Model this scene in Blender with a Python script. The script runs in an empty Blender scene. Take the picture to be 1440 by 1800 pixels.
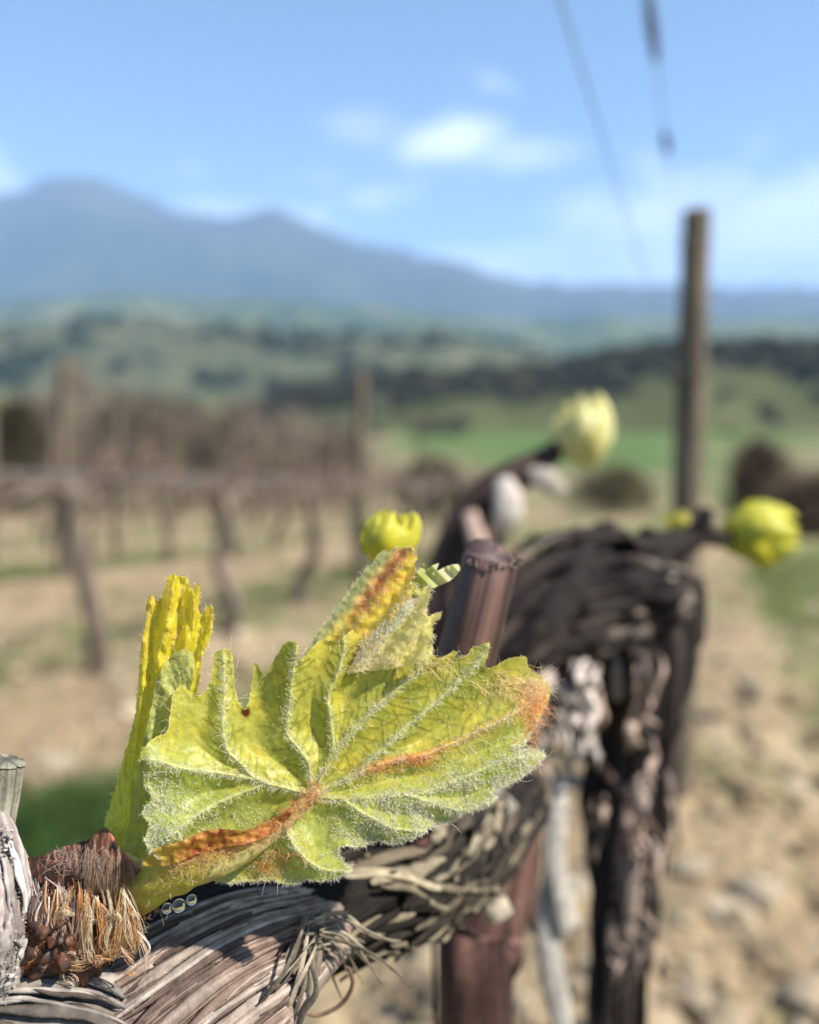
import bpy, math, random
import numpy as np
from mathutils import Vector
from mathutils.geometry import delaunay_2d_cdt
R = math.radians
rng = np.random.default_rng(7)
random.seed(7)
sc = bpy.context.scene
COL = sc.collection

# ------------------------------------------------------------------ camera
F = 1413.0                      # focal length in photo pixels (1440 x 1800)
PITCH = R(10)
CAM = np.array((0.0, 0.0, 0.75))
FWD = np.array((0, math.cos(PITCH), -math.sin(PITCH)))
UPV = np.array((0, math.sin(PITCH), math.cos(PITCH)))
RGT = np.array((1.0, 0, 0))
FOCUS = 0.110
cam_d = bpy.data.cameras.new('camera')
cam = bpy.data.objects.new('camera', cam_d)
COL.objects.link(cam)
cam.location = CAM
cam.rotation_euler = (R(90) - PITCH, 0, 0)
cam_d.sensor_fit = 'VERTICAL'
cam_d.sensor_height = 36.0
cam_d.lens = 36.0 * F / 1800.0
cam_d.clip_start = 0.004
cam_d.clip_end = 60000
cam_d.dof.use_dof = True
cam_d.dof.focus_distance = FOCUS
cam_d.dof.aperture_fstop = 9.2
sc.camera = cam

# ------------------------------------------------------------------ world, sun, exposure
SUN_EL, SUN_HEAD = 48.0, 110.0   # heading clockwise from +Y
to_sun = Vector((math.cos(R(SUN_EL)) * math.sin(R(SUN_HEAD)), math.cos(R(SUN_EL)) * math.cos(R(SUN_HEAD)), math.sin(R(SUN_EL))))
w = bpy.data.worlds.new('World')
sc.world = w
w.use_nodes = True
nt = w.node_tree
nt.nodes.clear()
N = nt.nodes.new
L = nt.links.new
wo = N('ShaderNodeOutputWorld')
bg = N('ShaderNodeBackground')
bg.inputs['Strength'].default_value = 0.067
sky = N('ShaderNodeTexSky')
sky.sky_type = 'NISHITA'
sky.sun_disc = False
sky.sun_elevation = R(SUN_EL)
sky.sun_rotation = R(SUN_HEAD)
sky.air_density = 1.0
sky.dust_density = 0.25
sky.ozone_density = 2.2
sky.altitude = 400
# thin cloud: noise on the direction, thicker towards the horizon
tc = N('ShaderNodeTexCoord')
mp = N('ShaderNodeMapping')
mp.inputs['Scale'].default_value = (1, 1, 2.6)
mp.inputs['Location'].default_value = (0.31, 0.12, 0.0)
L(tc.outputs['Generated'], mp.inputs['Vector'])
no = N('ShaderNodeTexNoise')
no.inputs['Scale'].default_value = 5.5
no.inputs['Detail'].default_value = 6
no.inputs['Roughness'].default_value = 0.55
L(mp.outputs['Vector'], no.inputs['Vector'])
sep = N('ShaderNodeSeparateXYZ')
L(tc.outputs['Generated'], sep.inputs['Vector'])
ramp = N('ShaderNodeMapRange')      # elevation -> extra cloud near the horizon
ramp.inputs['From Min'].default_value = 0.0
ramp.inputs['From Max'].default_value = 0.42
ramp.inputs['To Min'].default_value = 0.31
ramp.inputs['To Max'].default_value = -0.24
L(sep.outputs['Z'], ramp.inputs['Value'])
ad = N('ShaderNodeMath'); ad.operation = 'ADD'
L(no.outputs['Fac'], ad.inputs[0]); L(ramp.outputs['Result'], ad.inputs[1])
cl = N('ShaderNodeMapRange')
cl.interpolation_type = 'SMOOTHSTEP'
cl.inputs['From Min'].default_value = 0.50
cl.inputs['From Max'].default_value = 0.82
L(ad.outputs[0], cl.inputs['Value'])
# the one small cloud over the valley
def cloud_at(px, py, sx, sz, amt):
    d = FWD + RGT * (px - 720) / F + UPV * (900 - py) / F
    d = d / np.linalg.norm(d)
    s = N('ShaderNodeVectorMath'); s.operation = 'SUBTRACT'
    L(tc.outputs['Generated'], s.inputs[0]); s.inputs[1].default_value = tuple(d)
    m = N('ShaderNodeVectorMath'); m.operation = 'MULTIPLY'
    L(s.outputs[0], m.inputs[0]); m.inputs[1].default_value = (1 / sx, 1 / sx, 1 / sz)
    n2 = N('ShaderNodeTexNoise'); n2.inputs['Scale'].default_value = 14; n2.inputs['Detail'].default_value = 5
    L(tc.outputs['Generated'], n2.inputs['Vector'])
    ln = N('ShaderNodeVectorMath'); ln.operation = 'LENGTH'
    L(m.outputs[0], ln.inputs[0])
    b = N('ShaderNodeMath'); b.operation = 'MULTIPLY_ADD'
    L(n2.outputs['Fac'], b.inputs[0]); b.inputs[1].default_value = -1.3; L(ln.outputs['Value'], b.inputs[2])
    r = N('ShaderNodeMapRange'); r.interpolation_type = 'SMOOTHSTEP'
    r.inputs['From Min'].default_value = 0.55; r.inputs['From Max'].default_value = -0.5
    r.inputs['To Min'].default_value = 0; r.inputs['To Max'].default_value = amt
    L(b.outputs[0], r.inputs['Value'])
    return r.outputs['Result']
prev = cl.outputs['Result']
for a in ((790, 248, 0.075, 0.030, 0.95), (905, 272, 0.085, 0.022, 0.5), (640, 222, 0.07, 0.025, 0.3),
          (1130, 390, 0.13, 0.05, 0.75), (1390, 395, 0.17, 0.06, 0.85)):
    mx = N('ShaderNodeMath'); mx.operation = 'MAXIMUM'
    L(prev, mx.inputs[0]); L(cloud_at(*a), mx.inputs[1])
    prev = mx.outputs[0]
mixc = N('ShaderNodeMix'); mixc.data_type = 'RGBA'
L(prev, mixc.inputs[0])
tint = N('ShaderNodeMix'); tint.data_type = 'RGBA'; tint.blend_type = 'MULTIPLY'; tint.inputs[0].default_value = 1
L(sky.outputs['Color'], tint.inputs[6]); tint.inputs[7].default_value = (0.92, 1.02, 1.03, 1)
L(tint.outputs[2], mixc.inputs[6])
mixc.inputs[7].default_value = (8.6, 9.0, 9.6, 1)
L(mixc.outputs[2], bg.inputs['Color'])
L(bg.outputs[0], wo.inputs['Surface'])

sun_d = bpy.data.lights.new('sun', 'SUN')
sun_d.energy = 5.0
sun_d.angle = R(0.55)
sun_d.color = (1.0, 0.93, 0.82)
sun = bpy.data.objects.new('sun', sun_d)
COL.objects.link(sun)
sun.location = (3, 3, 6)
sun.rotation_euler = to_sun.to_track_quat('Z', 'Y').to_euler()

sc.view_settings.view_transform = 'Standard'
sc.view_settings.look = 'None'
sc.view_settings.gamma = 1
sc.view_settings.use_curve_mapping = False
sc.view_settings.exposure = 1.3
sc.render.engine = 'CYCLES'
sc.cycles.use_denoising = True
sc.cycles.denoiser = 'OPENIMAGEDENOISE'
sc.cycles.max_bounces = 8
sc.cycles.volume_bounces = 1
sc.cycles.transparent_max_bounces = 8
sc.cycles.sample_clamp_indirect = 6
sc.cycles.caustics_reflective = False
sc.cycles.caustics_refractive = False

# ------------------------------------------------------------------ numeric helpers
def P(px, py, d):
    """the point seen at photo pixel px, py at distance d along the view axis"""
    px = np.asarray(px, float); py = np.asarray(py, float); d = np.asarray(d, float)
    return CAM + d[..., None] * (FWD + ((px - 720) / F)[..., None] * RGT + ((900 - py) / F)[..., None] * UPV)

SLOPE = 0.1455
def ground_z(x, y):
    y = np.asarray(y, float); x = np.asarray(x, float)
    z = -SLOPE * np.clip(y, -30, 40)
    t = np.clip((y - 40) / 180, 0, 1)
    z = z - SLOPE * 180 * (t - t ** 2 / 2) * 1.0
    return z + 0 * x

def G(px, py):
    d = FWD + RGT * (px - 720) / F + UPV * (900 - py) / F
    t = CAM[2] / (-d[2] - SLOPE * d[1])
    return CAM + d * t

_perm = np.random.RandomState(3).permutation(256)
_perm = np.concatenate([_perm, _perm, _perm])
_g = np.random.RandomState(4).normal(size=(256, 3)); _g /= np.linalg.norm(_g, axis=1)[:, None]
def pn(x, y, z=0.0):
    x, y, z = np.broadcast_arrays(np.asarray(x, float), np.asarray(y, float), np.asarray(z, float))
    xi, yi, zi = np.floor(x).astype(int), np.floor(y).astype(int), np.floor(z).astype(int)
    xf, yf, zf = x - xi, y - yi, z - zi
    xi &= 255; yi &= 255; zi &= 255
    fu, fv, fw = (t * t * t * (t * (t * 6 - 15) + 10) for t in (xf, yf, zf))
    def gr(i, j, k):
        h = _perm[_perm[_perm[(xi + i) & 255] + ((yi + j) & 255)] + ((zi + k) & 255)]
        g = _g[h]
        return g[..., 0] * (xf - i) + g[..., 1] * (yf - j) + g[..., 2] * (zf - k)
    lerp = lambda a, b, t: a + (b - a) * t
    x00 = lerp(gr(0, 0, 0), gr(1, 0, 0), fu); x10 = lerp(gr(0, 1, 0), gr(1, 1, 0), fu)
    x01 = lerp(gr(0, 0, 1), gr(1, 0, 1), fu); x11 = lerp(gr(0, 1, 1), gr(1, 1, 1), fu)
    return lerp(lerp(x00, x10, fv), lerp(x01, x11, fv), fw) * 1.5
def fbm(x, y, z=0.0, o=4):
    s = 0; a = 1; f = 1
    for i in range(o):
        s = s + a * pn(x * f + 17.3 * i, y * f + 5.1 * i, np.asarray(z) * f)
        a *= 0.5; f *= 2
    return s
def sstep(a, b, x):
    t = np.clip((x - a) / (b - a), 0, 1)
    return t * t * (3 - 2 * t)
def mixv(c, d, t):
    return c + (np.asarray(d, float) - c) * np.asarray(t)[..., None]
def catmull(pts, n):
    pts = np.asarray(pts, float)
    q = np.vstack([2 * pts[0] - pts[1], pts, 2 * pts[-1] - pts[-2]])
    seg = np.linalg.norm(np.diff(pts[:, :3] if pts.shape[1] > 2 else pts, axis=0), axis=1)
    cum = np.concatenate([[0], np.cumsum(seg)]); cum /= cum[-1]
    u = np.linspace(0, 1, n)
    i = np.clip(np.searchsorted(cum, u, side='right') - 1, 0, len(pts) - 2)
    t = ((u - cum[i]) / (cum[i + 1] - cum[i]))[:, None]
    p0, p1, p2, p3 = q[i], q[i + 1], q[i + 2], q[i + 3]
    return 0.5 * (2 * p1 + (p2 - p0) * t + (2 * p0 - 5 * p1 + 4 * p2 - p3) * t ** 2 + (3 * p1 - p0 - 3 * p2 + p3) * t ** 3)
def pdist(X, Y, poly):
    """distance to a polyline, position along it 0..1, signed side (+ = right-hand side, y down = below when running right)"""
    poly = np.asarray(poly, float)
    seg = np.linalg.norm(np.diff(poly, axis=0), axis=1); cum = np.concatenate([[0], np.cumsum(seg)])
    best = np.full(X.shape, 1e9); tt = np.zeros(X.shape); sd = np.zeros(X.shape)
    for k in range(len(poly) - 1):
        a = poly[k]; b = poly[k + 1]; dx, dy = b - a; l2 = dx * dx + dy * dy + 1e-9
        t = np.clip(((X - a[0]) * dx + (Y - a[1]) * dy) / l2, 0, 1)
        ex = X - a[0] - t * dx; ey = Y - a[1] - t * dy
        d = np.hypot(ex, ey)
        m = d < best
        best = np.where(m, d, best)
        tt = np.where(m, (cum[k] + t * seg[k]) / cum[-1], tt)
        sd = np.where(m, np.sign(dx * (Y - a[1]) - dy * (X - a[0])), sd)
    return best, tt, sd

# ------------------------------------------------------------------ object helpers
def thing(name, label, cat, loc, group=None):
    o = bpy.data.objects.new(name, None)
    COL.objects.link(o)
    o.empty_display_size = 0.02
    o.location = tuple(float(v) for v in loc)
    o['label'] = label; o['category'] = cat
    if group: o['group'] = group
    return o
def root_of(o):
    while o.parent: o = o.parent
    return o
def raw_mesh(name, V, faces, col=None, smooth=True):
    """faces: list of int arrays (n x 3 or n x 4)"""
    me = bpy.data.meshes.new(name)
    V = np.asarray(V, np.float64).reshape(-1, 3)
    faces = [np.asarray(f, np.int32) for f in faces if len(f)]
    nl = sum(f.size for f in faces); nf = sum(len(f) for f in faces)
    me.vertices.add(len(V)); me.loops.add(nl); me.polygons.add(nf)
    me.vertices.foreach_set('co', V.astype(np.float32).ravel())
    me.loops.foreach_set('vertex_index', np.concatenate([f.ravel() for f in faces]))
    tot = np.concatenate([np.full(len(f), f.shape[1], np.int32) for f in faces])
    st = np.concatenate([[0], np.cumsum(tot)[:-1]]).astype(np.int32)
    me.polygons.foreach_set('loop_start', st)
    me.polygons.foreach_set('loop_total', tot)
    me.polygons.foreach_set('use_smooth', np.full(nf, smooth))
    me.update(calc_edges=True)
    me.validate()
    if col is not None:
        c = np.asarray(col, float)
        if c.ndim == 1: c = np.tile(c, (len(V), 1))
        a = me.color_attributes.new('Col', 'FLOAT_COLOR', 'POINT')
        c4 = np.ones((len(V), 4), np.float32); c4[:, :3] = np.clip(c, 0, 1)
        a.data.foreach_set('color', c4.ravel())
    return me
def mk(name, V, faces, mat, parent=None, col=None, smooth=True, kind=None, label=None, cat=None, group=None, loc=None):
    V = np.asarray(V, float).reshape(-1, 3)
    if parent is not None:
        V = V - np.array(root_of(parent).location)
    elif loc is not None:
        V = V - np.asarray(loc, float)
    me = raw_mesh(name, V, faces, col, smooth)
    me.materials.append(mat)
    o = bpy.data.objects.new(name, me)
    COL.objects.link(o)
    if parent is not None: o.parent = parent
    elif loc is not None: o.location = tuple(float(v) for v in loc)
    if kind: o['kind'] = kind
    if label: o['label'] = label
    if cat: o['category'] = cat
    if group: o['group'] = group
    return o
def grid_faces(nu, nv, wrap):
    i = np.arange(nu - 1)[:, None]; j = np.arange(nv if wrap else nv - 1)[None, :]
    j2 = (j + 1) % nv
    return np.stack([i * nv + j, i * nv + j2, (i + 1) * nv + j2, (i + 1) * nv + j], -1).reshape(-1, 4)
def join(parts):
    """parts: (V, faces, col) -> one"""
    Vs, Fs, Cs = [], [], []; n = 0
    for V, fs, c in parts:
        V = np.asarray(V).reshape(-1, 3)
        Vs.append(V); Fs += [np.asarray(f) + n for f in fs if len(f)]
        if c is not None: Cs.append(np.tile(c, (len(V), 1)) if np.ndim(c) == 1 else c)
        n += len(V)
    return np.vstack(Vs), Fs, (np.vstack(Cs) if Cs else None)
def tube(path, nu=40, nv=24, disp=None, flat=1.0, hint=None, caps=(True, True), cap_bulge=0.15, twist=0.0):
    """path rows: x y z r (world). disp(s, th, P, r) -> relative radial offset. Returns V, faces, s, th"""
    C = catmull(path, nu)
    c = C[:, :3]; r = np.maximum(C[:, 3], 1e-6)
    T = np.gradient(c, axis=0); T /= np.linalg.norm(T, axis=1)[:, None]
    h = np.array(hint if hint is not None else (0.13, -0.98, 0.15), float)
    n0 = h - T[0] * (h @ T[0]); n0 /= np.linalg.norm(n0)
    Ns = [n0]
    for k in range(1, nu):
        n = Ns[-1] - T[k] * (Ns[-1] @ T[k]); Ns.append(n / np.linalg.norm(n))
    Ns = np.array(Ns); Bs = np.cross(T, Ns)
    th = np.linspace(0, 2 * np.pi, nv, endpoint=False)
    s = np.concatenate([[0], np.cumsum(np.linalg.norm(np.diff(c, axis=0), axis=1))])
    S, TH = np.meshgrid(s, th, indexing='ij')
    rr = np.tile(r[:, None], (1, nv))
    if disp is not None:
        rr = rr * (1 + disp(S, TH, c, rr))
    TW = TH - twist * S                                     # the mesh lines follow the twisted grain
    V = c[:, None] + rr[..., None] * (np.cos(TW)[..., None] * Ns[:, None] * flat + np.sin(TW)[..., None] * Bs[:, None])
    V = V.reshape(-1, 3)
    fs = [grid_faces(nu, nv, True)]
    for e, on in ((0, caps[0]), (nu - 1, caps[1])):
        if on:
            V = np.vstack([V, c[e] + T[e] * r[e] * cap_bulge * (1 if e else -1)])
            j = np.arange(nv); j2 = (j + 1) % nv
            m = np.full(nv, len(V) - 1)
            fs.append(np.stack([e * nv + j, e * nv + j2, m] if e else [e * nv + j2, e * nv + j, m], -1))
    return V, fs, S, TH
def strands_pts(Pt, rad, col):
    n, K = Pt.shape[:2]
    T = np.gradient(Pt, axis=1); T /= np.linalg.norm(T, axis=2)[..., None] + 1e-12
    a = np.cross(T, FWD); a /= np.linalg.norm(a, axis=2)[..., None] + 1e-9
    b = np.cross(T, a)
    rr = np.broadcast_to(rad, (n,))[:, None] * np.linspace(1, 0.4, K)[None]
    V = np.stack([Pt + rr[..., None] * (math.cos(q) * a + math.sin(q) * b) for q in (0, 2.094, 4.189)], 2)
    base = (np.arange(n) * K * 3)[:, None, None]
    k = np.arange(K - 1)[None, :, None] * 3; j = np.arange(3)[None, None]; j2 = (j + 1) % 3
    f = np.stack([base + k + j, base + k + j2, base + k + 3 + j2, base + k + 3 + j], -1).reshape(-1, 4)
    return V.reshape(-1, 3), [f], np.repeat(col, K * 3, axis=0)
def lock(x0, y0, x1, y1, dz0, dzm, dz1, n_, wid, rad, col, bow=0.0):
    """a matted lock of wool from x0,y0 to x1,y1 (photo px, mm): strands share a path and close up at both ends"""
    K = 9
    t = np.linspace(0, 1, K)[None]
    a = rng.uniform(0, .25, n_)[:, None]; b = rng.uniform(.6, 1.0, n_)[:, None]
    tt = a + (b - a) * t
    off = rng.normal(size=n_)[:, None] * wid * (.35 + .65 * np.sin(np.pi * np.clip(tt, 0, 1)))
    wav = wid * .35 * np.sin(tt * rng.uniform(4, 9, n_)[:, None] + rng.uniform(0, 6, n_)[:, None])
    nx, ny = -(y1 - y0), x1 - x0; l_ = math.hypot(nx, ny) + 1e-9; nx /= l_; ny /= l_
    x = x0 + (x1 - x0) * tt + nx * (off + wav + bow * np.sin(np.pi * tt)); y = y0 + (y1 - y0) * tt + ny * (off + wav + bow * np.sin(np.pi * tt))
    z = dz0 * (1 - tt) ** 2 + 2 * dzm * tt * (1 - tt) + dz1 * tt ** 2 + rng.normal(size=n_)[:, None] * .25
    return strands_pts(PD(x, y, z), np.full(n_, rad * FOCUS / F), np.asarray(col) * rng.uniform(.65, 1.2, (n_, 1)))
def hairs(roots, dirs, lens, rad, curl=0.5, K=5, col=None, lift=None):
    """thin tapering three-sided strands"""
    n = len(roots)
    if n == 0: return np.zeros((0, 3)), [], None
    roots = np.asarray(roots); dirs = np.asarray(dirs, float)
    dirs = dirs / (np.linalg.norm(dirs, axis=1)[:, None] + 1e-12)
    lens = np.broadcast_to(lens, (n,))
    pts = [roots]
    d = dirs.copy(); bend = rng.normal(size=(n, 3)) * curl
    for k in range(1, K):
        d = d + bend * 0.5 + rng.normal(size=(n, 3)) * curl * 0.35
        d /= np.linalg.norm(d, axis=1)[:, None]
        pts.append(pts[-1] + d * (lens / (K - 1))[:, None])
    Pt = np.stack(pts, 1)                                   # n K 3
    T = np.gradient(Pt, axis=1); T /= np.linalg.norm(T, axis=2)[..., None] + 1e-12
    a = np.cross(T, FWD); a /= np.linalg.norm(a, axis=2)[..., None] + 1e-9
    b = np.cross(T, a)
    rad = np.broadcast_to(rad, (n,))
    rr = rad[:, None] * np.linspace(1, 0.35, K)[None]
    V = np.stack([Pt + rr[..., None] * (math.cos(q) * a + math.sin(q) * b) for q in (0, 2.094, 4.189)], 2)  # n K 3 3
    base = (np.arange(n) * K * 3)[:, None, None]
    k = np.arange(K - 1)[None, :, None] * 3; j = np.arange(3)[None, None]; j2 = (j + 1) % 3
    f = np.stack([base + k + j, base + k + j2, base + k + 3 + j2, base + k + 3 + j], -1).reshape(-1, 4)
    c = None
    if col is not None:
        col = np.asarray(col, float)
        if col.ndim == 1: col = np.tile(col, (n, 1))
        c = np.repeat(col, K * 3, axis=0)
    return V.reshape(-1, 3), [f], c
def sheet(outline, step=2.2, jag=0.6, smooth=True):
    """triangulated leaf outline in photo pixels: X, Y, triangles, boundary loop"""
    o = np.asarray(outline, float)
    per = np.linalg.norm(np.diff(np.vstack([o, o[:1]]), axis=0), axis=1).sum()
    if smooth:
        ext = np.vstack([o[-2:], o, o[:3]])
        n = int(per / step) + 40
        full = catmull(ext, n * 2)
        # cut the wrapped ends
        seg = np.linalg.norm(np.diff(ext, axis=0), axis=1); cum = np.concatenate([[0], np.cumsum(seg)]); cum /= cum[-1]
        u = np.linspace(0, 1, n * 2)
        B = full[(u >= cum[2]) & (u < cum[len(o) + 2])]
        l = np.concatenate([[0], np.cumsum(np.linalg.norm(np.diff(B, axis=0), axis=1))])
        m = int(l[-1] / step)
        B = np.stack([np.interp(np.linspace(0, l[-1], m, endpoint=False), l, B[:, k]) for k in (0, 1)], 1)
    else:
        B = o
    B = B + jag * np.stack([pn(B[:, 0] * .21, B[:, 1] * .21, 1.5), pn(B[:, 0] * .21, B[:, 1] * .21, 7.5)], 1) * 2 + rng.normal(size=B.shape) * jag * 0.35
    x0, y0 = B.min(0); x1, y1 = B.max(0)
    gx = np.arange(x0, x1, step); gy = np.arange(y0, y1, step * 0.87)
    X, Y = np.meshgrid(gx, gy)
    X = X + (np.arange(len(gy)) % 2)[:, None] * step * 0.5
    X = X.ravel() + rng.uniform(-.15, .15, X.size) * step; Y = Y.ravel() + rng.uniform(-.15, .15, Y.size) * step
    inside = np.zeros(X.shape, bool)
    x, y = B[:, 0], B[:, 1]; xn, yn = np.roll(x, -1), np.roll(y, -1)
    for k in range(len(B)):
        c = ((y[k] > Y) != (yn[k] > Y))
        with np.errstate(divide='ignore', invalid='ignore'):
            c &= X < (xn[k] - x[k]) * (Y - y[k]) / (yn[k] - y[k] + 1e-12) + x[k]
        inside ^= c
    X, Y = X[inside], Y[inside]
    d, _, _ = pdist(X, Y, np.vstack([B, B[:1]]))
    k = d > step * 0.55
    X, Y = X[k], Y[k]
    nb = len(B)
    co = [Vector((float(a), float(b))) for a, b in B] + [Vector((float(a), float(b))) for a, b in zip(X, Y)]
    ed = [(i, (i + 1) % nb) for i in range(nb)]
    vs, _, tr, *_ = delaunay_2d_cdt(co, ed, [], 1, 1e-4, False)
    V = np.array([(v.x, v.y) for v in vs]); tr = np.array([t for t in tr if len(t) == 3], np.int32)
    cx, cy = V[tr].mean(1).T
    ins = np.zeros(cx.shape, bool)
    for k in range(len(B)):
        q = ((y[k] > cy) != (yn[k] > cy))
        q &= cx < (xn[k] - x[k]) * (cy - y[k]) / (yn[k] - y[k] + 1e-12) + x[k]
        ins ^= q
    tr = tr[ins]
    return V[:, 0], V[:, 1], tr, B
MM = 0.001
def PD(x, y, dz_mm):            # leaf-space: photo pixel + millimetres behind the focus plane
    return P(x, y, FOCUS + np.asarray(dz_mm, float) * MM)

# ------------------------------------------------------------------ materials
def new_mat(name):
    m = bpy.data.materials.new(name); m.use_nodes = True
    t = m.node_tree; t.nodes.clear()
    return m, t, t.nodes.new, t.links.new
def mat_attr(name, rough=0.7, spec=0.3, noise=(0, 0.0), bump=(0, 0.0, 0.0), trans=0.0, tboost=(1.5, 1.5, 1.0), coat=0.0, attr=True, color=(0.5, 0.5, 0.5), stretch=None, sheen=0.0):
    """Base colour from the 'Col' attribute or a plain colour, varied by noise; bump = (scale, strength, distance)"""
    m, t, n, l = new_mat(name)
    out = n('ShaderNodeOutputMaterial'); b = n('ShaderNodeBsdfPrincipled')
    b.inputs['Roughness'].default_value = rough
    b.inputs['Specular IOR Level'].default_value = spec
    if sheen:
        b.inputs['Sheen Weight'].default_value = sheen
    tcn = n('ShaderNodeTexCoord')
    vec = tcn.outputs['Object']
    if stretch:
        mpn = n('ShaderNodeMapping'); mpn.inputs['Scale'].default_value = stretch
        l(vec, mpn.inputs['Vector']); vec = mpn.outputs['Vector']
    if attr:
        a = n('ShaderNodeAttribute'); a.attribute_name = 'Col'; colr = a.outputs['Color']
    else:
        a = n('ShaderNodeRGB'); a.outputs[0].default_value = (*color, 1); colr = a.outputs[0]
    if noise[1]:
        tx = n('ShaderNodeTexNoise'); tx.inputs['Scale'].default_value = noise[0]; tx.inputs['Detail'].default_value = 5
        l(vec, tx.inputs['Vector'])
        mr = n('ShaderNodeMapRange'); mr.inputs['From Min'].default_value = 0.25; mr.inputs['From Max'].default_value = 0.75
        mr.inputs['To Min'].default_value = 1 - noise[1]; mr.inputs['To Max'].default_value = 1 + noise[1]
        l(tx.outputs['Fac'], mr.inputs['Value'])
        mu = n('ShaderNodeVectorMath'); mu.operation = 'SCALE'
        l(colr, mu.inputs[0]); l(mr.outputs['Result'], mu.inputs['Scale'])
        colr = mu.outputs[0]
    l(colr, b.inputs['Base Color'])
    nrm = None
    if bump[1]:
        bx = n('ShaderNodeTexNoise'); bx.inputs['Scale'].default_value = bump[0]; bx.inputs['Detail'].default_value = 6
        l(vec, bx.inputs['Vector'])
        bp = n('ShaderNodeBump'); bp.inputs['Strength'].default_value = bump[1]; bp.inputs['Distance'].default_value = bump[2]
        l(bx.outputs['Fac'], bp.inputs['Height'])
        nrm = bp.outputs[0]
        l(nrm, b.inputs['Normal'])
    sh = b.outputs[0]
    if trans:
        tr = n('ShaderNodeBsdfTranslucent')
        mu2 = n('ShaderNodeVectorMath'); mu2.operation = 'MULTIPLY'
        l(colr, mu2.inputs[0]); mu2.inputs[1].default_value = tboost
        l(mu2.outputs[0], tr.inputs['Color'])
        if nrm: l(nrm, tr.inputs['Normal'])
        mx = n('ShaderNodeMixShader'); mx.inputs[0].default_value = trans
        l(sh, mx.inputs[1]); l(tr.outputs[0], mx.inputs[2]); sh = mx.outputs[0]
    l(sh, out.inputs['Surface'])
    return m
M_leaf = mat_attr('leaf_tissue', 0.42, 0.35, (900, 0.16), (2600, 0.35, 0.00012), 0.42, (1.35, 1.45, 1.0))
M_young = mat_attr('young_leaf_tissue', 0.38, 0.45, (900, 0.12), (2600, 0.4, 0.00012), 0.45, (1.35, 1.35, 0.9))
M_hair = mat_attr('leaf_wool', 0.45, 0.5, trans=0.5, tboost=(1.0, 1.0, 1.0))
M_bark = mat_attr('vine_bark', 0.85, 0.2, (420, 0.35), (1500, 0.6, 0.0003))
M_barkfar = mat_attr('old_vine_bark', 0.9, 0.15, (90, 0.4), (220, 0.8, 0.002))
M_cane = mat_attr('cane_bark', 0.5, 0.4, (300, 0.2), (900, 0.3, 0.0002))
M_scale = mat_attr('bud_scale', 0.5, 0.4, (700, 0.3), (1500, 0.4, 0.0002), 0.2, (1.2, 1.0, 0.8))
M_post = mat_attr('weathered_post_wood', 0.85, 0.2, (25, 0.35), (60, 0.6, 0.004), stretch=(1, 1, 0.08))
M_wire = mat_attr('galvanised_wire', 0.5, 0.5, attr=False, color=(0.18, 0.18, 0.18))
M_soil = mat_attr('vineyard_soil', 0.95, 0.1, (28, 0.30), (60, 0.8, 0.01))
M_clod = mat_attr('soil_clod', 0.95, 0.1, (60, 0.3), (150, 0.7, 0.004))
M_grass = mat_attr('grass_blade', 0.6, 0.2, trans=0.35, tboost=(1.3, 1.4, 0.8))
M_hill = mat_attr('hillside', 0.95, 0.05, (0.02, 0.25))
M_wood = mat_attr('woodland_crowns', 0.95, 0.05, (0.3, 0.3))
M_twig = mat_attr('bare_twigs', 0.9, 0.1)
m, t, n, l = new_mat('dew_water')
o_ = n('ShaderNodeOutputMaterial'); b_ = n('ShaderNodeBsdfPrincipled')
b_.inputs['Base Color'].default_value = (1, 1, 1, 1); b_.inputs['Roughness'].default_value = 0.02
b_.inputs['IOR'].default_value = 1.33; b_.inputs['Transmission Weight'].default_value = 1.0
l(b_.outputs[0], o_.inputs['Surface']); M_dew = m

# ------------------------------------------------------------------ the setting: ground
UROW = np.array((0.3534, 0.9355)); NROW = np.array((-0.9355, 0.3534))   # along the rows, to their left
def qof(x, y): return x * NROW[0] + y * NROW[1]
def green_mask(x, y):
    q = qof(x, y) + 0.18 * pn(x * 0.9, y * 0.9, 3.1)
    bands = [(0.75, 1.45, .95), (2.35, 3.25, .75), (4.9, 6.2, .6), (7.3, 8.6, .5), (9.6, 11, .5), (-1.75, -0.30, .9), (-4.0, -2.7, .7), (-6.3, -5, .6)]
    m = np.zeros(np.shape(q))
    for a, b, s in bands:
        m = np.maximum(m, s * sstep(a - .12, a + .12, q) * (1 - sstep(b - .12, b + .12, q)))
    n_ = fbm(x * 1.7, y * 1.7, 0.5, 3)
    return np.clip(m * sstep(-0.75, 0.1, n_) + 0.5 * sstep(0.05, 0.55, n_), 0, 1)
def soil_h(x, y):
    r = np.hypot(x, y)
    h = 0.030 * fbm(x * 5, y * 5, 1.0, 3) + 0.022 * np.abs(fbm(x * 14, y * 14, 2.0, 2))
    q = qof(x, y)
    for c in (-4.6, -2.3, 0.0, 2.15, 4.6, 6.9, 9.2):
        h = h + 0.04 * np.exp(-((q - c) / 0.3) ** 2)
    return h * (1 - sstep(8, 30, r))
ang = np.concatenate([np.arange(-180, -44, 3.0), np.arange(-44, 44.01, 0.22), np.arange(46, 180, 3.0)])
rad = np.concatenate([np.geomspace(0.25, 12, 190), np.geomspace(12.6, 14000, 110)])
A, RR = np.meshgrid(np.radians(ang), rad, indexing='ij')
X = RR * np.sin(A); Y = RR * np.cos(A)
Z = ground_z(X, Y) + soil_h(X, Y) + sstep(150, 900, RR) * 5 * fbm(X / 400, Y / 400, 0, 3)
gm = green_mask(X, Y)
far = sstep(30, 120, RR)
soil = np.array((0.245, 0.185, 0.115)); 
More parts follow.
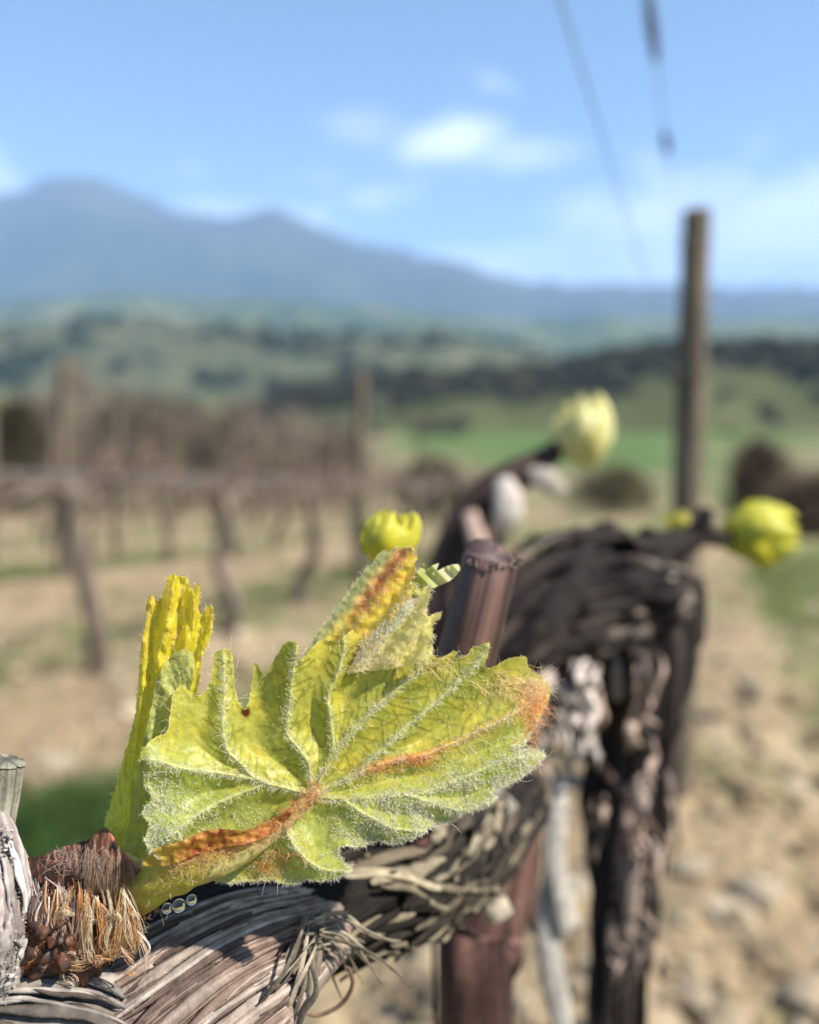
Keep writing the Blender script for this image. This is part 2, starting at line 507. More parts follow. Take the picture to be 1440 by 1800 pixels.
c = np.tile(soil, X.shape + (1,)) * (1 + 0.30 * fbm(X * 2.2, Y * 2.2, 5.0, 4))[..., None]
c = mixv(c, (0.32, 0.26, 0.165), 0.5 * sstep(-.1, .5, fbm(X * .8, Y * .8, 9.0, 3)))
c = mixv(c, (0.095, 0.130, 0.04), gm * 0.95)
fld = fbm(X / 90, Y / 90, 2.0, 3)
c = mixv(c, np.array((0.075, 0.12, 0.035)), far * sstep(-0.25, 0.25, fld))
c = mixv(c, np.array((0.16, 0.13, 0.08)), far * (1 - sstep(-0.25, 0.1, fld)) * 0.8)
na, nr = X.shape
V = np.stack([X, Y, Z], -1).reshape(-1, 3); cc = c.reshape(-1, 3)
V = np.vstack([V, (0, 0, 0)]); cc = np.vstack([cc, soil])
jj = np.arange(na); j2 = (jj + 1) % na
ff = grid_faces(na, nr, False)[:, ::-1]
last = (na - 1) * nr + np.arange(nr - 1)
ff2 = np.stack([last + 1, np.arange(nr - 1) + 1, np.arange(nr - 1), last], -1)[:, ::-1]
fan = np.stack([np.full(na, na * nr), j2 * nr, jj * nr], -1)
mk('ground', V, [ff[:, ::-1], ff2, fan[:, ::-1]], M_soil, col=cc, kind='structure')

# ------------------------------------------------------------------ hills: heightfields with their own distance and depth
def hill(name, crest, D, front, back, base, col_fn, rough, nx=200, ny=46):
    crest = np.array(crest, float)
    px = np.linspace(crest[0, 0], crest[-1, 0], nx)
    cy = np.interp(px, crest[:, 0], crest[:, 1])
    k = np.hanning(5); k /= k.sum(); cy = np.convolve(np.pad(cy, 2, mode='edge'), k, 'valid')
    top = P(px, cy, np.full(nx, D))
    v = np.linspace(-1, 1, ny)
    prof = np.where(v < 0, np.cos(np.clip(-v, 0, 1) * np.pi) * .5 + .5, np.cos(np.clip(v, 0, 1) * np.pi) * .5 + .5)
    dep = np.where(v < 0, v * front, v * back)
    dirs = top - CAM; dirs[:, 2] = 0; dirs /= np.linalg.norm(dirs, axis=1)[:, None]
    XY = top[:, None, :] + dirs[:, None, :] * dep[None, :, None]
    x, y = XY[..., 0], XY[..., 1]
    n1 = fbm(x / (D * .12), y / (D * .12), D * .001, 5)
    z = base + (top[:, 2] - base)[:, None] * prof[None] * (1 + 0.16 * n1 * (1 - prof[None] ** 6)) + rough * fbm(x / (D * .03), y / (D * .03), 3, 3) * prof[None] * 0.4
    Vv = np.stack([x, y, z], -1)
    mk(name, Vv, [grid_faces(nx, ny, False)[:, ::-1]], M_hill, col=col_fn(x, y, prof[None] + 0 * x).reshape(-1, 3), kind='structure')
    return x, y, z
def col_mount(x, y, p):
    n_ = fbm(x / 500, y / 500, 1, 4)
    c = np.tile((0.030, 0.042, 0.030), x.shape + (1,))
    c = mixv(c, (0.055, 0.07, 0.045), sstep(-.2, .4, n_) * 0.7)
    return mixv(c, (0.055, 0.05, 0.05), sstep(.55, .95, p) * .7)
def col_foot(x, y, p):
    n_ = fbm(x / 180, y / 180, 2, 4)
    c = np.tile((0.06, 0.085, 0.04), x.shape + (1,))
    c = mixv(c, (0.035, 0.055, 0.03), sstep(0.0, .3, n_))
    return mixv(c, (0.20, 0.18, 0.10), sstep(.1, .5, -n_) * .6)
def col_mid(x, y, p):
    n_ = fbm(x / 75, y / 75, 4, 3); n2 = fbm(x / 40, y / 40, 8, 3)
    c = np.tile((0.064, 0.075, 0.04), x.shape + (1,))
    c = mixv(c, (0.125, 0.115, 0.065), sstep(.05, .4, n2) * .7)
    return mixv(c, (0.03, 0.045, 0.025), sstep(.18, .35, n_))
def col_right(x, y, p):
    n_ = fbm(x / 30, y / 30, 6, 3)
    c = np.tile((0.056, 0.064, 0.027), x.shape + (1,))
    c = mixv(c, (0.10, 0.108, 0.045), sstep(.0, .4, n_) * .5)
    return mixv(c, (0.045, 0.045, 0.03), sstep(.62, .72, p + .12 * n_))
hill('mountain', [(-900, 500), (-500, 450), (-200, 400), (0, 352), (60, 330), (110, 318), (170, 320), (230, 345), (330, 380), (400, 390), (450, 378), (485, 368), (540, 398), (620, 430), (720, 452), (800, 463), (860, 487), (950, 502), (1100, 506), (1300, 511), (1500, 506), (1900, 500), (2400, 520)], 5000, 2300, 2500, -25, col_mount, 90, 300, 60)
hill('foothill', [(-900, 560), (-300, 545), (0, 535), (200, 520), (480, 532), (700, 548), (900, 566), (1100, 560), (1300, 564), (1600, 555), (2400, 560)], 2300, 1000, 900, -25, col_foot, 30)
mx_, my_, mz_ = hill('valley_hill', [(-900, 590), (-300, 575), (0, 580), (200, 563), (420, 572), (560, 592), (700, 586), (860, 603), (960, 625), (1100, 640), (1400, 650), (2400, 640)], 950, 520, 400, -25, col_mid, 10)
rx_, ry_, rz_ = hill('wooded_hill', [(150, 850), (300, 800), (420, 735), (520, 690), (640, 672), (760, 664), (900, 660), (980, 645), (1100, 622), (1180, 610), (1300, 610), (1380, 608), (1440, 612), (1700, 600), (2400, 640)], 370, 170, 160, -25, col_right, 3)

def ico(sub):
    import bmesh
    bm = bmesh.new(); bmesh.ops.create_icosphere(bm, subdivisions=sub, radius=1)
    v = np.array([q.co[:] for q in bm.verts]); f = np.array([[q.index for q in g.verts] for g in bm.faces]); bm.free()
    return v, f
ICO1, ICO1F = ico(1); ICO2, ICO2F = ico(2); ICO3, ICO3F = ico(3)
def scatter_blobs(pts, size, base=ICO2, basef=ICO2F, cols=None, squash=1.0, rough=0.35):
    out = []
    for i, p in enumerate(pts):
        s = size[i]
        o = rng.uniform(0, 100)
        rr = 1 + rough * fbm(base[:, 0] * 1.3 + o, base[:, 1] * 1.3, base[:, 2] * 1.3, 2)
        sc3 = np.array((rng.uniform(.8, 1.25), rng.uniform(.8, 1.25), squash * rng.uniform(.8, 1.2))) * s
        a = rng.uniform(0, 6.28); ca, sa = math.cos(a), math.sin(a)
        v = base * rr[:, None] * sc3
        v = np.stack([v[:, 0] * ca - v[:, 1] * sa, v[:, 0] * sa + v[:, 1] * ca, v[:, 2]], 1)
        out.append((v + p, [basef], cols[i]))
    return join(out)
# woods on the right-hand hill and hedges over the valley hills: each one mass of crowns
def pick(x, y, z, mask, n_, sz):
    idx = np.argwhere(mask)
    k = idx[rng.choice(len(idx), min(n_, len(idx)), replace=len(idx) < n_)]
    p = np.stack([x[k[:, 0], k[:, 1]], y[k[:, 0], k[:, 1]], z[k[:, 0], k[:, 1]]], 1)
    p[:, :2] += rng.normal(size=(len(p), 2)) * sz
    return p
nr_ = fbm(rx_ / 30, ry_ / 30, 6, 3)
vv = np.tile(np.linspace(-1, 1, 46)[None], (200, 1))
wm = (vv > -0.55) & (vv < 0.15) & (nr_ > -0.45 + 0.5 * (vv < -0.3))
pw = pick(rx_, ry_, rz_, wm, 1300, 2.5)
pw2 = pick(rx_, ry_, rz_, (vv > -0.9) & (vv < -.6) & (fbm(rx_ / 22, ry_ / 22, 1, 2) > .35), 50, 2)
pw = np.vstack([pw, pw2]); s_ = rng.uniform(1.8, 4.2, len(pw)); pw[:, 2] += s_ * .35
cw = np.array((0.017, 0.020, 0.013)) * rng.uniform(.6, 1.5, (len(pw), 1)) + np.array((.018, .011, .006)) * rng.uniform(0, 1, (len(pw), 1))
V, f_, c_ = scatter_blobs(pw, s_, ICO1, ICO1F, cw)
mk('woodland', V, f_, M_wood, col=c_, smooth=False, kind='stuff', label='dark bare wood covering the ridge of the hill behind the post')
nm_ = fbm(mx_ / 75, my_ / 75, 4, 3)
wm = (vv < 0.1) & (nm_ > 0.22)
pm = pick(mx_, my_, mz_, wm, 1100, 6)
s_ = rng.uniform(3.5, 8, len(pm)); pm[:, 2] += s_ * .3
cw = np.array((0.018, 0.025, 0.015)) * rng.uniform(.6, 1.5, (len(pm), 1))
V, f_, c_ = scatter_blobs(pm, s_, ICO1, ICO1F, cw)
mk('hedgerow', V, f_, M_wood, col=c_, smooth=False, kind='stuff', label='dark hedges and copses over the green hills across the valley')

# ------------------------------------------------------------------ haze
def haze_box():
    x0, x1, y0, y1, z0, z1 = -16000, 16000, -15000, 16000, -120, 1400
    v = [(x, y, z) for x in (x0, x1) for y in (y0, y1) for z in (z0, z1)]
    f = [(0, 1, 3, 2), (4, 6, 7, 5), (0, 4, 5, 1), (2, 3, 7, 6), (0, 2, 6, 4), (1, 5, 7, 3)]
    mm, t, n, l = new_mat('haze_air')
    o = n('ShaderNodeOutputMaterial'); p = n('ShaderNodeVolumePrincipled')
    p.inputs['Color'].default_value = (0.40, 0.63, 1.0, 1)
    p.inputs['Density'].default_value = HAZE
    p.inputs['Anisotropy'].default_value = 0.0
    l(p.outputs[0], o.inputs['Volume'])
    mk('haze', v, [np.array(f)], mm, smooth=False, kind='stuff')
HAZE = 0.00014
haze_box()

# ------------------------------------------------------------------ bark
def bark_disp(fr=3.2, fs=60.0, amp=0.16, crack=0.22, seed=0.0, twist=0.0, lump=0.10, lf=0.12, zs=0.35):
    def d(S, TH, c, r):
        th = TH
        x, y, z = np.cos(th) * fr, np.sin(th) * fr, S * fs
        n1 = fbm(x + seed, y, z * zs, 4)
        n2 = pn(x * 2.1 + seed + 9, y * 2.1, z * 0.22)
        n3 = pn(x * 3.1 + seed + 4, y * 3.1, z * 0.30)
        cr = np.exp(-(n2 / 0.10) ** 2) * sstep(-.15, .25, pn(x * .7 + seed, y * .7 + 3, z * .4)) + .55 * np.exp(-(n3 / 0.13) ** 2) * sstep(-.3, .3, pn(x * .9 + seed + 5, y * .9, z * .5))
        lm = fbm(np.cos(TH) * (.8 + lf) + seed + 31, np.sin(TH) * (.8 + lf), S * fs * lf, 1 + int(lf > .2) * 2)
        return amp * n1 * 0.6 + lump * lm - crack * cr * 0.5
    return d
def bark_col(S, TH, fr=3.2, fs=60.0, seed=0.0, twist=0.0, pale=(0.40, 0.34, 0.29), brown=(0.17, 0.11, 0.075), dark=(0.05, 0.032, 0.024), palef=0.5):
    th = TH
    x, y, z = np.cos(th) * fr, np.sin(th) * fr, S * fs
    n1 = fbm(x * 1.2 + seed + 2, y * 1.2, z * 0.3, 4)
    n2 = pn(x * 2.1 + seed + 9, y * 2.1, z * 0.22)
    n3 = pn(x * 3.1 + seed + 4, y * 3.1, z * 0.30)
    c = np.tile(np.asarray(brown, float), S.shape + (1,))
    c = mixv(c, pale, sstep(-.5, .4, n1 + (palef - .5) * 1.6))
    c = c * (1 + .22 * pn(x * 5 + seed, y * 5, z * .5))[..., None]
    c = mixv(c, dark, np.exp(-(n2 / 0.08) ** 2) * .85 * sstep(-.15, .25, pn(x * .7 + seed, y * .7 + 3, z * .4)))
    return mixv(c, dark, np.exp(-(n3 / 0.09) ** 2) * .5 * sstep(-.3, .3, pn(x * .9 + seed + 5, y * .9, z * .5)))
def pxpath(rows):
    """rows: px, py, depth m, radius in photo pixels -> world x y z r"""
    r = np.array(rows, float)
    return np.hstack([P(r[:, 0], r[:, 1], r[:, 2]), (r[:, 3] * r[:, 2] / F)[:, None]])
def to_ground(path, r_end, n_extra=2, jitter=0.012):
    """continue the last point of a stem down into the ground"""
    p = path[-1]
    gz = float(ground_z(p[0], p[1])) - 0.03
    rows = []
    for k in range(1, n_extra + 1):
        t = k / n_extra
        rows.append([p[0] + jitter * math.sin(3 * t), p[1] + jitter * t, p[2] + (gz - p[2]) * t, p[3] + (r_end - p[3]) * t])
    return np.vstack([path, rows])
def limb(name, path, parent, mat, nu, nv, seed, fr=3.2, fs=60.0, amp=.16, crack=.22, twist=0.0, lump=.1, colkw=None, caps=(True, True), flat=1.0, hint=None, label=None, cap_col=None, lf=.12, zs=.35):
    V, fs_, S, TH = tube(path, nu, nv, bark_disp(fr, fs, amp, crack, seed, twist, lump, lf, zs), flat, hint, caps, twist=twist)
    c = bark_col(S, TH, fr, fs, seed, twist, **(colkw or {})).reshape(-1, 3)
    if len(V) > len(c): c = np.vstack([c, np.tile(cap_col or c[-1], (len(V) - len(c), 1))])
    return mk(name, V, fs_, mat, parent, c, label=label)
def strand(rows, nu=26, nv=6, flat=0.35, hint=None):
    return tube(pxpath(rows), nu, nv, None, flat, hint)[:2]
GREY = dict(pale=(0.33, 0.27, 0.23), brown=(0.165, 0.115, 0.092), dark=(0.035, 0.022, 0.018), palef=.5)
def plates(path, parent, n_, seed, cols, w_px, l0, l1, th0=-1.6, th1=1.6, twist=0.0, s0=0.0, s1=1.0, lift=.05, hint=(0.13, -0.98, 0.15), mat=None):
    """thin raised slivers of bark lying along a limb, ends lifting; each one its own piece"""
    g = np.random.RandomState(seed)
    C = catmull(path, 400); c = C[:, :3]; r = C[:, 3]
    T = np.gradient(c, axis=0); T /= np.linalg.norm(T, axis=1)[:, None]
    s = np.concatenate([[0], np.cumsum(np.linalg.norm(np.diff(c, axis=0), axis=1))])
    h = np.array(hint); 
    for k in range(n_):
        ln = g.uniform(l0, l1); a = g.uniform(s0 * s[-1], max(s0 * s[-1] + 1e-6, s1 * s[-1] - ln)); th = g.uniform(th0, th1)
        u = np.linspace(0, 1, 22); ss = a + ln * u
        ci = np.stack([np.interp(ss, s, c[:, q]) for q in range(3)], 1); ti = np.stack([np.interp(ss, s, T[:, q]) for q in range(3)], 1)
        ri = np.interp(ss, s, r)
        n0 = h[None] - ti * (ti @ h)[:, None]; n0 /= np.linalg.norm(n0, axis=1)[:, None]; b0 = np.cross(ti, n0)
        tt = th - twist * ss + .10 * pn(u * 3, k * 1.7 + seed, 0)
        wd = w_px * g.uniform(.4, 1.3) * ri[0] * np.sin(np.pi * np.clip(u * .96 + .02, 0, 1)) ** .6 * (1 + .35 * pn(u * 6, k, 3.0))
        up = lift * (.6 + g.uniform(0, 1.2) * (2 * np.abs(u - .5)) ** 3 + .5 * pn(u * 3, k, 9.0))
        rows = []
        for off, e in ((-1, -.03), (-.5, .0), (0, .015), (.5, 0), (1, -.03), (.5, -.05), (-.5, -.05)):
            an = tt + off * wd / ri
            rr = ri * (1.04 + up + e)
            rows.append(ci + rr[:, None] * (np.cos(an)[:, None] * n0 + np.sin(an)[:, None] * b0))
        V = np.stack(rows, 1)
        col = np.asarray(cols[g.randint(len(cols))]) * g.uniform(.6, 1.2)
        cc = np.tile(col, (V.shape[0] * V.shape[1], 1)) * (1 + .35 * fbm(V.reshape(-1, 3)[:, 0] * 700, V.reshape(-1, 3)[:, 1] * 700, V.reshape(-1, 3)[:, 2] * 700, 3))[:, None]
        mk('bark_strip', V, [grid_faces(22, 7, True)], mat or M_bark, parent, cc)
SHADE_BLACK = dict(pale=(0.030, 0.024, 0.018), brown=(0.010, 0.008, 0.0065), dark=(0.004, 0.003, 0.003), palef=.25)  # near-black bark colours that carry the shade under the leaf
DARK = dict(pale=(0.060, 0.045, 0.038), brown=(0.014, 0.0105, 0.0095), dark=(0.005, 0.004, 0.004), palef=.15)
RED = dict(pale=(0.15, 0.078, 0.062), brown=(0.036, 0.018, 0.016), dark=(0.03, 0.018, 0.016), palef=.4)

# ================================================================== the near vine (sharp)
stemA = to_ground(pxpath([(905, 1375, .205, 46), (893, 1450, .203, 52), (872, 1560, .202, 60), (850, 1680, .20, 68), (838, 1800, .20, 70)]), 0.012)
vineA = thing('grapevine', 'nearest grapevine with grey flaking arm and sharp unfolding green leaf', 'grapevine', (stemA[-1][0], stemA[-1][1], float(ground_z(stemA[-1][0], stemA[-1][1]))), 'grapevines of the near row')
limb('trunk', stemA, vineA, M_bark, 160, 60, 3.3, fr=1.6, fs=45, amp=.10, crack=.10, lump=.15, colkw=RED, label='smooth reddish brown stem')
# the arm that carries the leaf: rises from the lower left, turns away behind the leaf
armA = pxpath([(-40, 2050, .118, 190), (110, 1925, .119, 172), (290, 1800, .121, 152), (420, 1710, .124, 126), (510, 1655, .131, 88), (570, 1625, .138, 62)])
limb('arm', armA, vineA, M_bark, 300, 380, 11.0, fr=3.0, fs=70, amp=.15, crack=.42, twist=9, lump=.13, zs=.6, colkw=GREY, label='thick grey arm with cracked bark')
armN = [o for o in vineA.children if o.name.startswith('arm')][-1]
plates(armA, armN, 130, 5, ((.30, .24, .20), (.20, .14, .11), (.34, .29, .25), (.10, .07, .058)), .055, .008, .034, -1.5, 1.9, 9, .25, .95, .022)
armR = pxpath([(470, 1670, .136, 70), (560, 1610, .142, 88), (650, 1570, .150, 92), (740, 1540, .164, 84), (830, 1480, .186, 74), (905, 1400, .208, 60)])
limb('arm', armR, vineA, M_bark, 200, 160, 12.0, fr=2.6, fs=85, amp=.30, crack=.35, twist=14, lump=.32, colkw=SHADE_BLACK, label='rough black rear of the arm')  # shade below the leaf is put into this bark colour
# pale smooth wood in the left corner
limb('arm', pxpath([(-120, 1790, .117, 120), (20, 1792, .112, 98), (140, 1800, .113, 90), (260, 1850, .116, 88)]), vineA, M_bark, 150, 110, 21.0, fr=1.7, fs=40, amp=.08, crack=.14, lump=.12, colkw=dict(pale=(.27, .24, .21), brown=(.15, .125, .105), dark=(.035, .026, .02), palef=.6), label='smooth pale grey wood in the lower corner')
plates(pxpath([(-120, 1790, .117, 120), (20, 1792, .112, 98), (140, 1800, .113, 90), (260, 1850, .116, 88)]), [o for o in vineA.children if o.name.startswith('arm')][-1], 34, 27, ((.24, .21, .185), (.15, .125, .105), (.30, .27, .24), (.07, .055, .045)), .10, .006, .020, -1.5, 1.7, 0, .05, .95, .025)
limb('arm', pxpath([(250, 1650, .134, 50), (330, 1625, .134, 62), (430, 1600, .135, 66), (540, 1590, .138, 62), (640, 1560, .146, 60)]), vineA, M_bark, 120, 90, 13.0, fr=2.6, fs=85, amp=.25, crack=.3, lump=.25, colkw=SHADE_BLACK, label='black weathered back of the arm')  # added to close the gap; its black stands in for the leaf's shadow
limb('spur', pxpath([(-30, 1405, .112, 30), (-25, 1470, .110, 48), (-14, 1560, .108, 66), (-16, 1650, .109, 66), (-30, 1740, .112, 62), (-60, 1830, .116, 58)]), vineA, M_bark, 150, 120, 33.0, fr=2.4, fs=170, amp=.16, crack=.10, lump=.22, lf=.5, zs=1.0, colkw=dict(pale=(.40, .36, .345), brown=(.20, .16, .15), dark=(.04, .03, .026), palef=.5), label='pale ash grey knobbly spur')
spr = pxpath([(-25, 1470, .110, 48), (-14, 1560, .108, 66), (-16, 1650, .109, 66), (-30, 1740, .112, 62)])
spurN = [o for o in vineA.children if o.name.startswith('spur')][-1]
plates(spr, spurN, 44, 25, ((.42, .38, .36), (.30, .25, .235), (.16, .12, .11), (.50, .46, .44)), .12, .003, .010, -1.3, 1.8, 0, 0, 1, .03)
n_ = 900
yy = rng.uniform(1452, 1770, n_); ph_ = rng.uniform(-1.3, 1.9, n_)
cx_ = np.interp(yy, [1470, 1560, 1650, 1740], [-25, -14, -16, -30]); rr_ = np.interp(yy, [1450, 1560, 1650, 1760], [46, 66, 66, 61])
V, f_, c_ = scatter_blobs(P(cx_ + rr_ * .96 * np.sin(ph_), yy, .1095 - rr_ * .0000778 * 1.0 * np.cos(ph_)), rng.lognormal(-9.1, .45, n_), ICO1, ICO1F, np.array((.38, .35, .32)) * rng.uniform(.3, 1.1, (n_, 1)), .7, .9)
mk('lichen_crust', V, f_, M_bark, spurN, c_, kind='stuff')
stub = pxpath([(10, 1338, .112, 33), (9, 1346, .112, 32), (6, 1400, .112, 27), (0, 1450, .111, 24), (-10, 1510, .111, 26)])
limb('cane_stub', stub, vineA, M_bark, 90, 70, 44.0, fr=2.6, fs=60, amp=.16, crack=.3, lump=.1, colkw=dict(pale=(.26, .25, .2), brown=(.13, .12, .09), dark=(.03, .03, .02), palef=.5), label='small dark grey cut stub', cap_col=(.05, .05, .04))
cane = pxpath([(862, 984, .139, 48), (860, 990, .139, 49), (848, 1040, .138, 49.5), (828, 1120, .138, 51), (804, 1210, .139, 54), (778, 1310, .143, 54), (756, 1410, .152, 46)])
limb('cane_stub', cane, vineA, M_cane, 130, 80, 55.0, fr=1.3, fs=30, amp=.05, crack=.05, lump=.05, colkw=dict(pale=(.19, .105, .085), brown=(.05, .027, .024), dark=(.014, .009, .008), palef=.32), label='smooth red brown cane stub cut across the top', cap_col=(.06, .045, .04))
# ragged lip of the cut
V, f_, c_ = hairs(P(862 + 48 * np.cos(np.linspace(0, 6.2, 36)), 986 + 12 * np.sin(np.linspace(0, 6.2, 36)), .138 - 0.0045 * np.sin(np.linspace(0, 6.2, 36))), rng.normal(size=(36, 3)) * .5 + np.array((.3, 0, .6)), rng.uniform(.0006, .0016, 36), .0003, .5, 4, (.12, .07, .055))
mk('cut_lip', V, f_, M_cane, vineA, c_, kind='stuff')
# peeling bark strips: each one its own piece
def strip(rows, parent, col, flat=.3, nu=40, hint=None, mat=None, label=None, seed=0.):
    V, fs_, S, TH = tube(pxpath(rows), nu, 10, bark_disp(1.5, 120, .35, .1, seed), flat, hint)
    c = np.tile(np.asarray(col, float), (len(V), 1)) * (1 + .35 * fbm(V[:, 0] * 900, V[:, 1] * 900, V[:, 2] * 250, 3))[:, None]
    return mk('bark_strip', V, fs_, mat or M_bark, parent, c, label=label)
PALE = (.30, .25, .19)
for k in range(34):         # frayed edge of the arm, where it turns away
    t = k / 33
    g_ = np.random.RandomState(300 + k)
    x0 = 520 + 46 * g_.uniform() + 8 * t; y0 = 1592 + 74 * g_.uniform()
    x1 = 395 + 130 * g_.uniform(); y1 = 1800 + 40 * g_.uniform()
    d0 = .1172 + .006 * g_.uniform() - .0018 * ((x0 + x1) / 2 < 490)
    wd = 2.2 + 4.6 * g_.uniform() ** 2
    bow = g_.normal() * 9
    strip([(x0, y0, d0 + .005, wd * .5), (x0 * .78 + x1 * .22 + 6 + bow * .4, y0 + (y1 - y0) * .25, d0, wd), (x0 * .5 + x1 * .5 + 10 + bow, y0 + (y1 - y0) * .55, d0 - .0015, wd * 1.25), (x0 * .2 + x1 * .8 + 4, y0 + (y1 - y0) * .8, d0 - .001, wd), (x1, y1, d0, wd * .7)], vineA, np.array(PALE) * g_.uniform(.3, 1.05), .22, 60, seed=k)
for k in range(13):         # loose fibres curling off to the right
    g_ = np.random.RandomState(400 + k)
    x0, y0 = 520 + 50 * g_.uniform(), 1600 + 70 * g_.uniform(); L_ = g_.uniform(.45, 1.1); dn = g_.uniform(-10, 90)
    strip([(x0, y0, .120, 2.4), (x0 + 48 * L_, y0 - 8 + .15 * dn + 12 * g_.normal(), .123, 3.2), (x0 + 100 * L_, y0 + 8 + .5 * dn + 8 * g_.normal(), .127, 2.6), (x0 + 150 * L_, y0 + 20 + dn, .134, 1.3)], vineA, np.array(PALE) * g_.uniform(.3, .9), .5, 50, seed=20 + k)
strip([(612, 1700, .125, 3), (620, 1730, .126, 4), (600, 1765, .127, 4), (560, 1785, .127, 3.5), (530, 1778, .126, 2)], vineA, (.16, .10, .07), .7, 50, seed=3)
strip([(822, 1425, .188, 16), (838, 1470, .186, 21), (850, 1530, .186, 23), (862, 1575, .185, 24), (884, 1615, .184, 22)], vineA, (.30, .26, .2), .3, 60, label='pale bark strip curling off the reddish stem', seed=7)
strip([(800, 1560, .186, 10), (780, 1590, .187, 15), (750, 1615, .187, 12), (735, 1645, .188, 7)], vineA, (.26, .21, .15), .3, 40, seed=8)
strip([(735, 1500, .175, 14), (742, 1540, .174, 18), (738, 1590, .174, 15), (730, 1630, .174, 8)], vineA, (.25, .21, .16), .35, 40, seed=9)
strip([(890, 1400, .19, 26), (872, 1432, .188, 34), (850, 1460, .188, 25)], vineA, (.26, .23, .19), .35, 40, seed=10)
# moss and crumbs of bark on the shaded part of the arm
npz = 420
tt = rng.uniform(0, 1, npz)
xx = 540 + 300 * tt + rng.normal(size=npz) * 14; yy = 1620 - 150 * tt + rng.normal(size=npz) * 48
dd = .138 + .044 * tt - rng.uniform(0.003, .010, npz)
V, f_, c_ = scatter_blobs(P(xx, yy, dd), rng.lognormal(-8.0, .6, npz), ICO1, ICO1F, np.array((.30, .25, .16)) * rng.uniform(.1, .8, (npz, 1)), .6, 1.0)
mk('bark_crumb', V, f_, M_bark, vineA, c_, kind='stuff')
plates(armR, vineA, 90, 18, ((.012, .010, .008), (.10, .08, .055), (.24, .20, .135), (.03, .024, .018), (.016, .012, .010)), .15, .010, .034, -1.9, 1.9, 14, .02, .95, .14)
plates(armR, vineA, 26, 19, ((.26, .22, .15), (.16, .13, .09)), .10, .012, .030, -1.6, 1.6, -30, .05, .95, .22)

# ------------------------------------------------------------------ the main leaf
LEAF = [(258, 1308), (272, 1296), (288, 1290), (296, 1280), (299, 1262), (301, 1238), (305, 1218), (319, 1205), (331, 1215), (338, 1226), (353, 1221), (368, 1200), (374, 1170), (378, 1149), (393, 1140), (407, 1149), (411, 1180), (413, 1208), (420, 1232), (430, 1246), (436, 1236), (441, 1215), (444, 1188), (448, 1166), (455, 1170), (465, 1187), (474, 1172), (487, 1152), (499, 1132), (511, 1127), (524, 1131), (524, 1150), (530, 1160), (545, 1143), (563, 1126), (584, 1126), (596, 1127), (613, 1112), (635, 1097), (660, 1097), (676, 1109), (694, 1124), (713, 1140), (735, 1147), (757, 1150), (772, 1157), (786, 1152), (797, 1144), (805, 1147), (800, 1156), (820, 1152), (829, 1139), (845, 1134), (862, 1130), (858, 1150), (851, 1172), (866, 1173), (884, 1163), (901, 1156), (923, 1154), (929, 1172), (942, 1184), (956, 1194), (968, 1217), (960, 1240), (950, 1262), (941, 1280), (926, 1303), (921, 1312), (902, 1314), (930, 1318), (957, 1325), (940, 1348), (912, 1368), (890, 1380), (868, 1390), (862, 1397), (873, 1402), (862, 1412), (845, 1420), (814, 1429), (793, 1442), (757, 1452), (742, 1466), (695, 1483), (665, 1479), (648, 1482), (630, 1489), (606, 1487), (596, 1493), (599, 1508), (608, 1520), (618, 1530), (594, 1543), (567, 1549), (538, 1547), (514, 1555), (480, 1549), (442, 1550), (400, 1552), (350, 1540), (300, 1525), (268, 1500), (254, 1478), (262, 1452), (250, 1428), (266, 1402), (252, 1372), (264, 1350), (250, 1330)]
X, Y, T_, B_ = sheet(LEAF, 2.1, 0.9)
J = (548, 1398)
FOLD = [(240, 1332), (330, 1348), (454, 1376), J, (600, 1372), (684, 1340), (742, 1330), (865, 1275), (985, 1222)]
VEINS = [
    ([J, (500, 1385), (454, 1372), (425, 1345), (398, 1315), (392, 1270), (394, 1220), (393, 1150)], 4.6),
    ([(454, 1372), (400, 1362), (330, 1352), (266, 1335)], 3.4),
    ([J, (544, 1355), (540, 1337), (520, 1310), (505, 1290), (508, 1240), (514, 1185), (521, 1138)], 4.4),
    ([J, (570, 1355), (596, 1315), (628, 1278), (660, 1246), (702, 1208), (735, 1180), (752, 1160)], 5.4),
    ([(588, 1330), (584, 1286), (577, 1225), (590, 1195), (603, 1150), (606, 1128)], 2.6),
    ([(610, 1372), (663, 1326), (710, 1283), (757, 1243), (800, 1203), (835, 1170), (856, 1138)], 3.4),
    ([J, (610, 1370), (684, 1340), (742, 1330), (800, 1306), (865, 1275), (920, 1245), (955, 1222)], 3.6),
    ([(560, 1402), (612, 1405), (680, 1400), (757, 1390), (810, 1370), (865, 1345), (910, 1333), (948, 1326)], 4.2),
    ([(540, 1405), (500, 1440), (520, 1490), (560, 1525), (605, 1533)], 2.8),
    ([(600, 1404), (640, 1430), (690, 1455), (740, 1462)], 2.4),
    ([(470, 1378), (410, 1400), (350, 1430), (300, 1470)], 2.4),
    ([(720, 1398), (770, 1415), (815, 1424), (855, 1412)], 2.2)]
VEINS = [(catmull(np.array(v, float), 40), r) for v, r in VEINS]
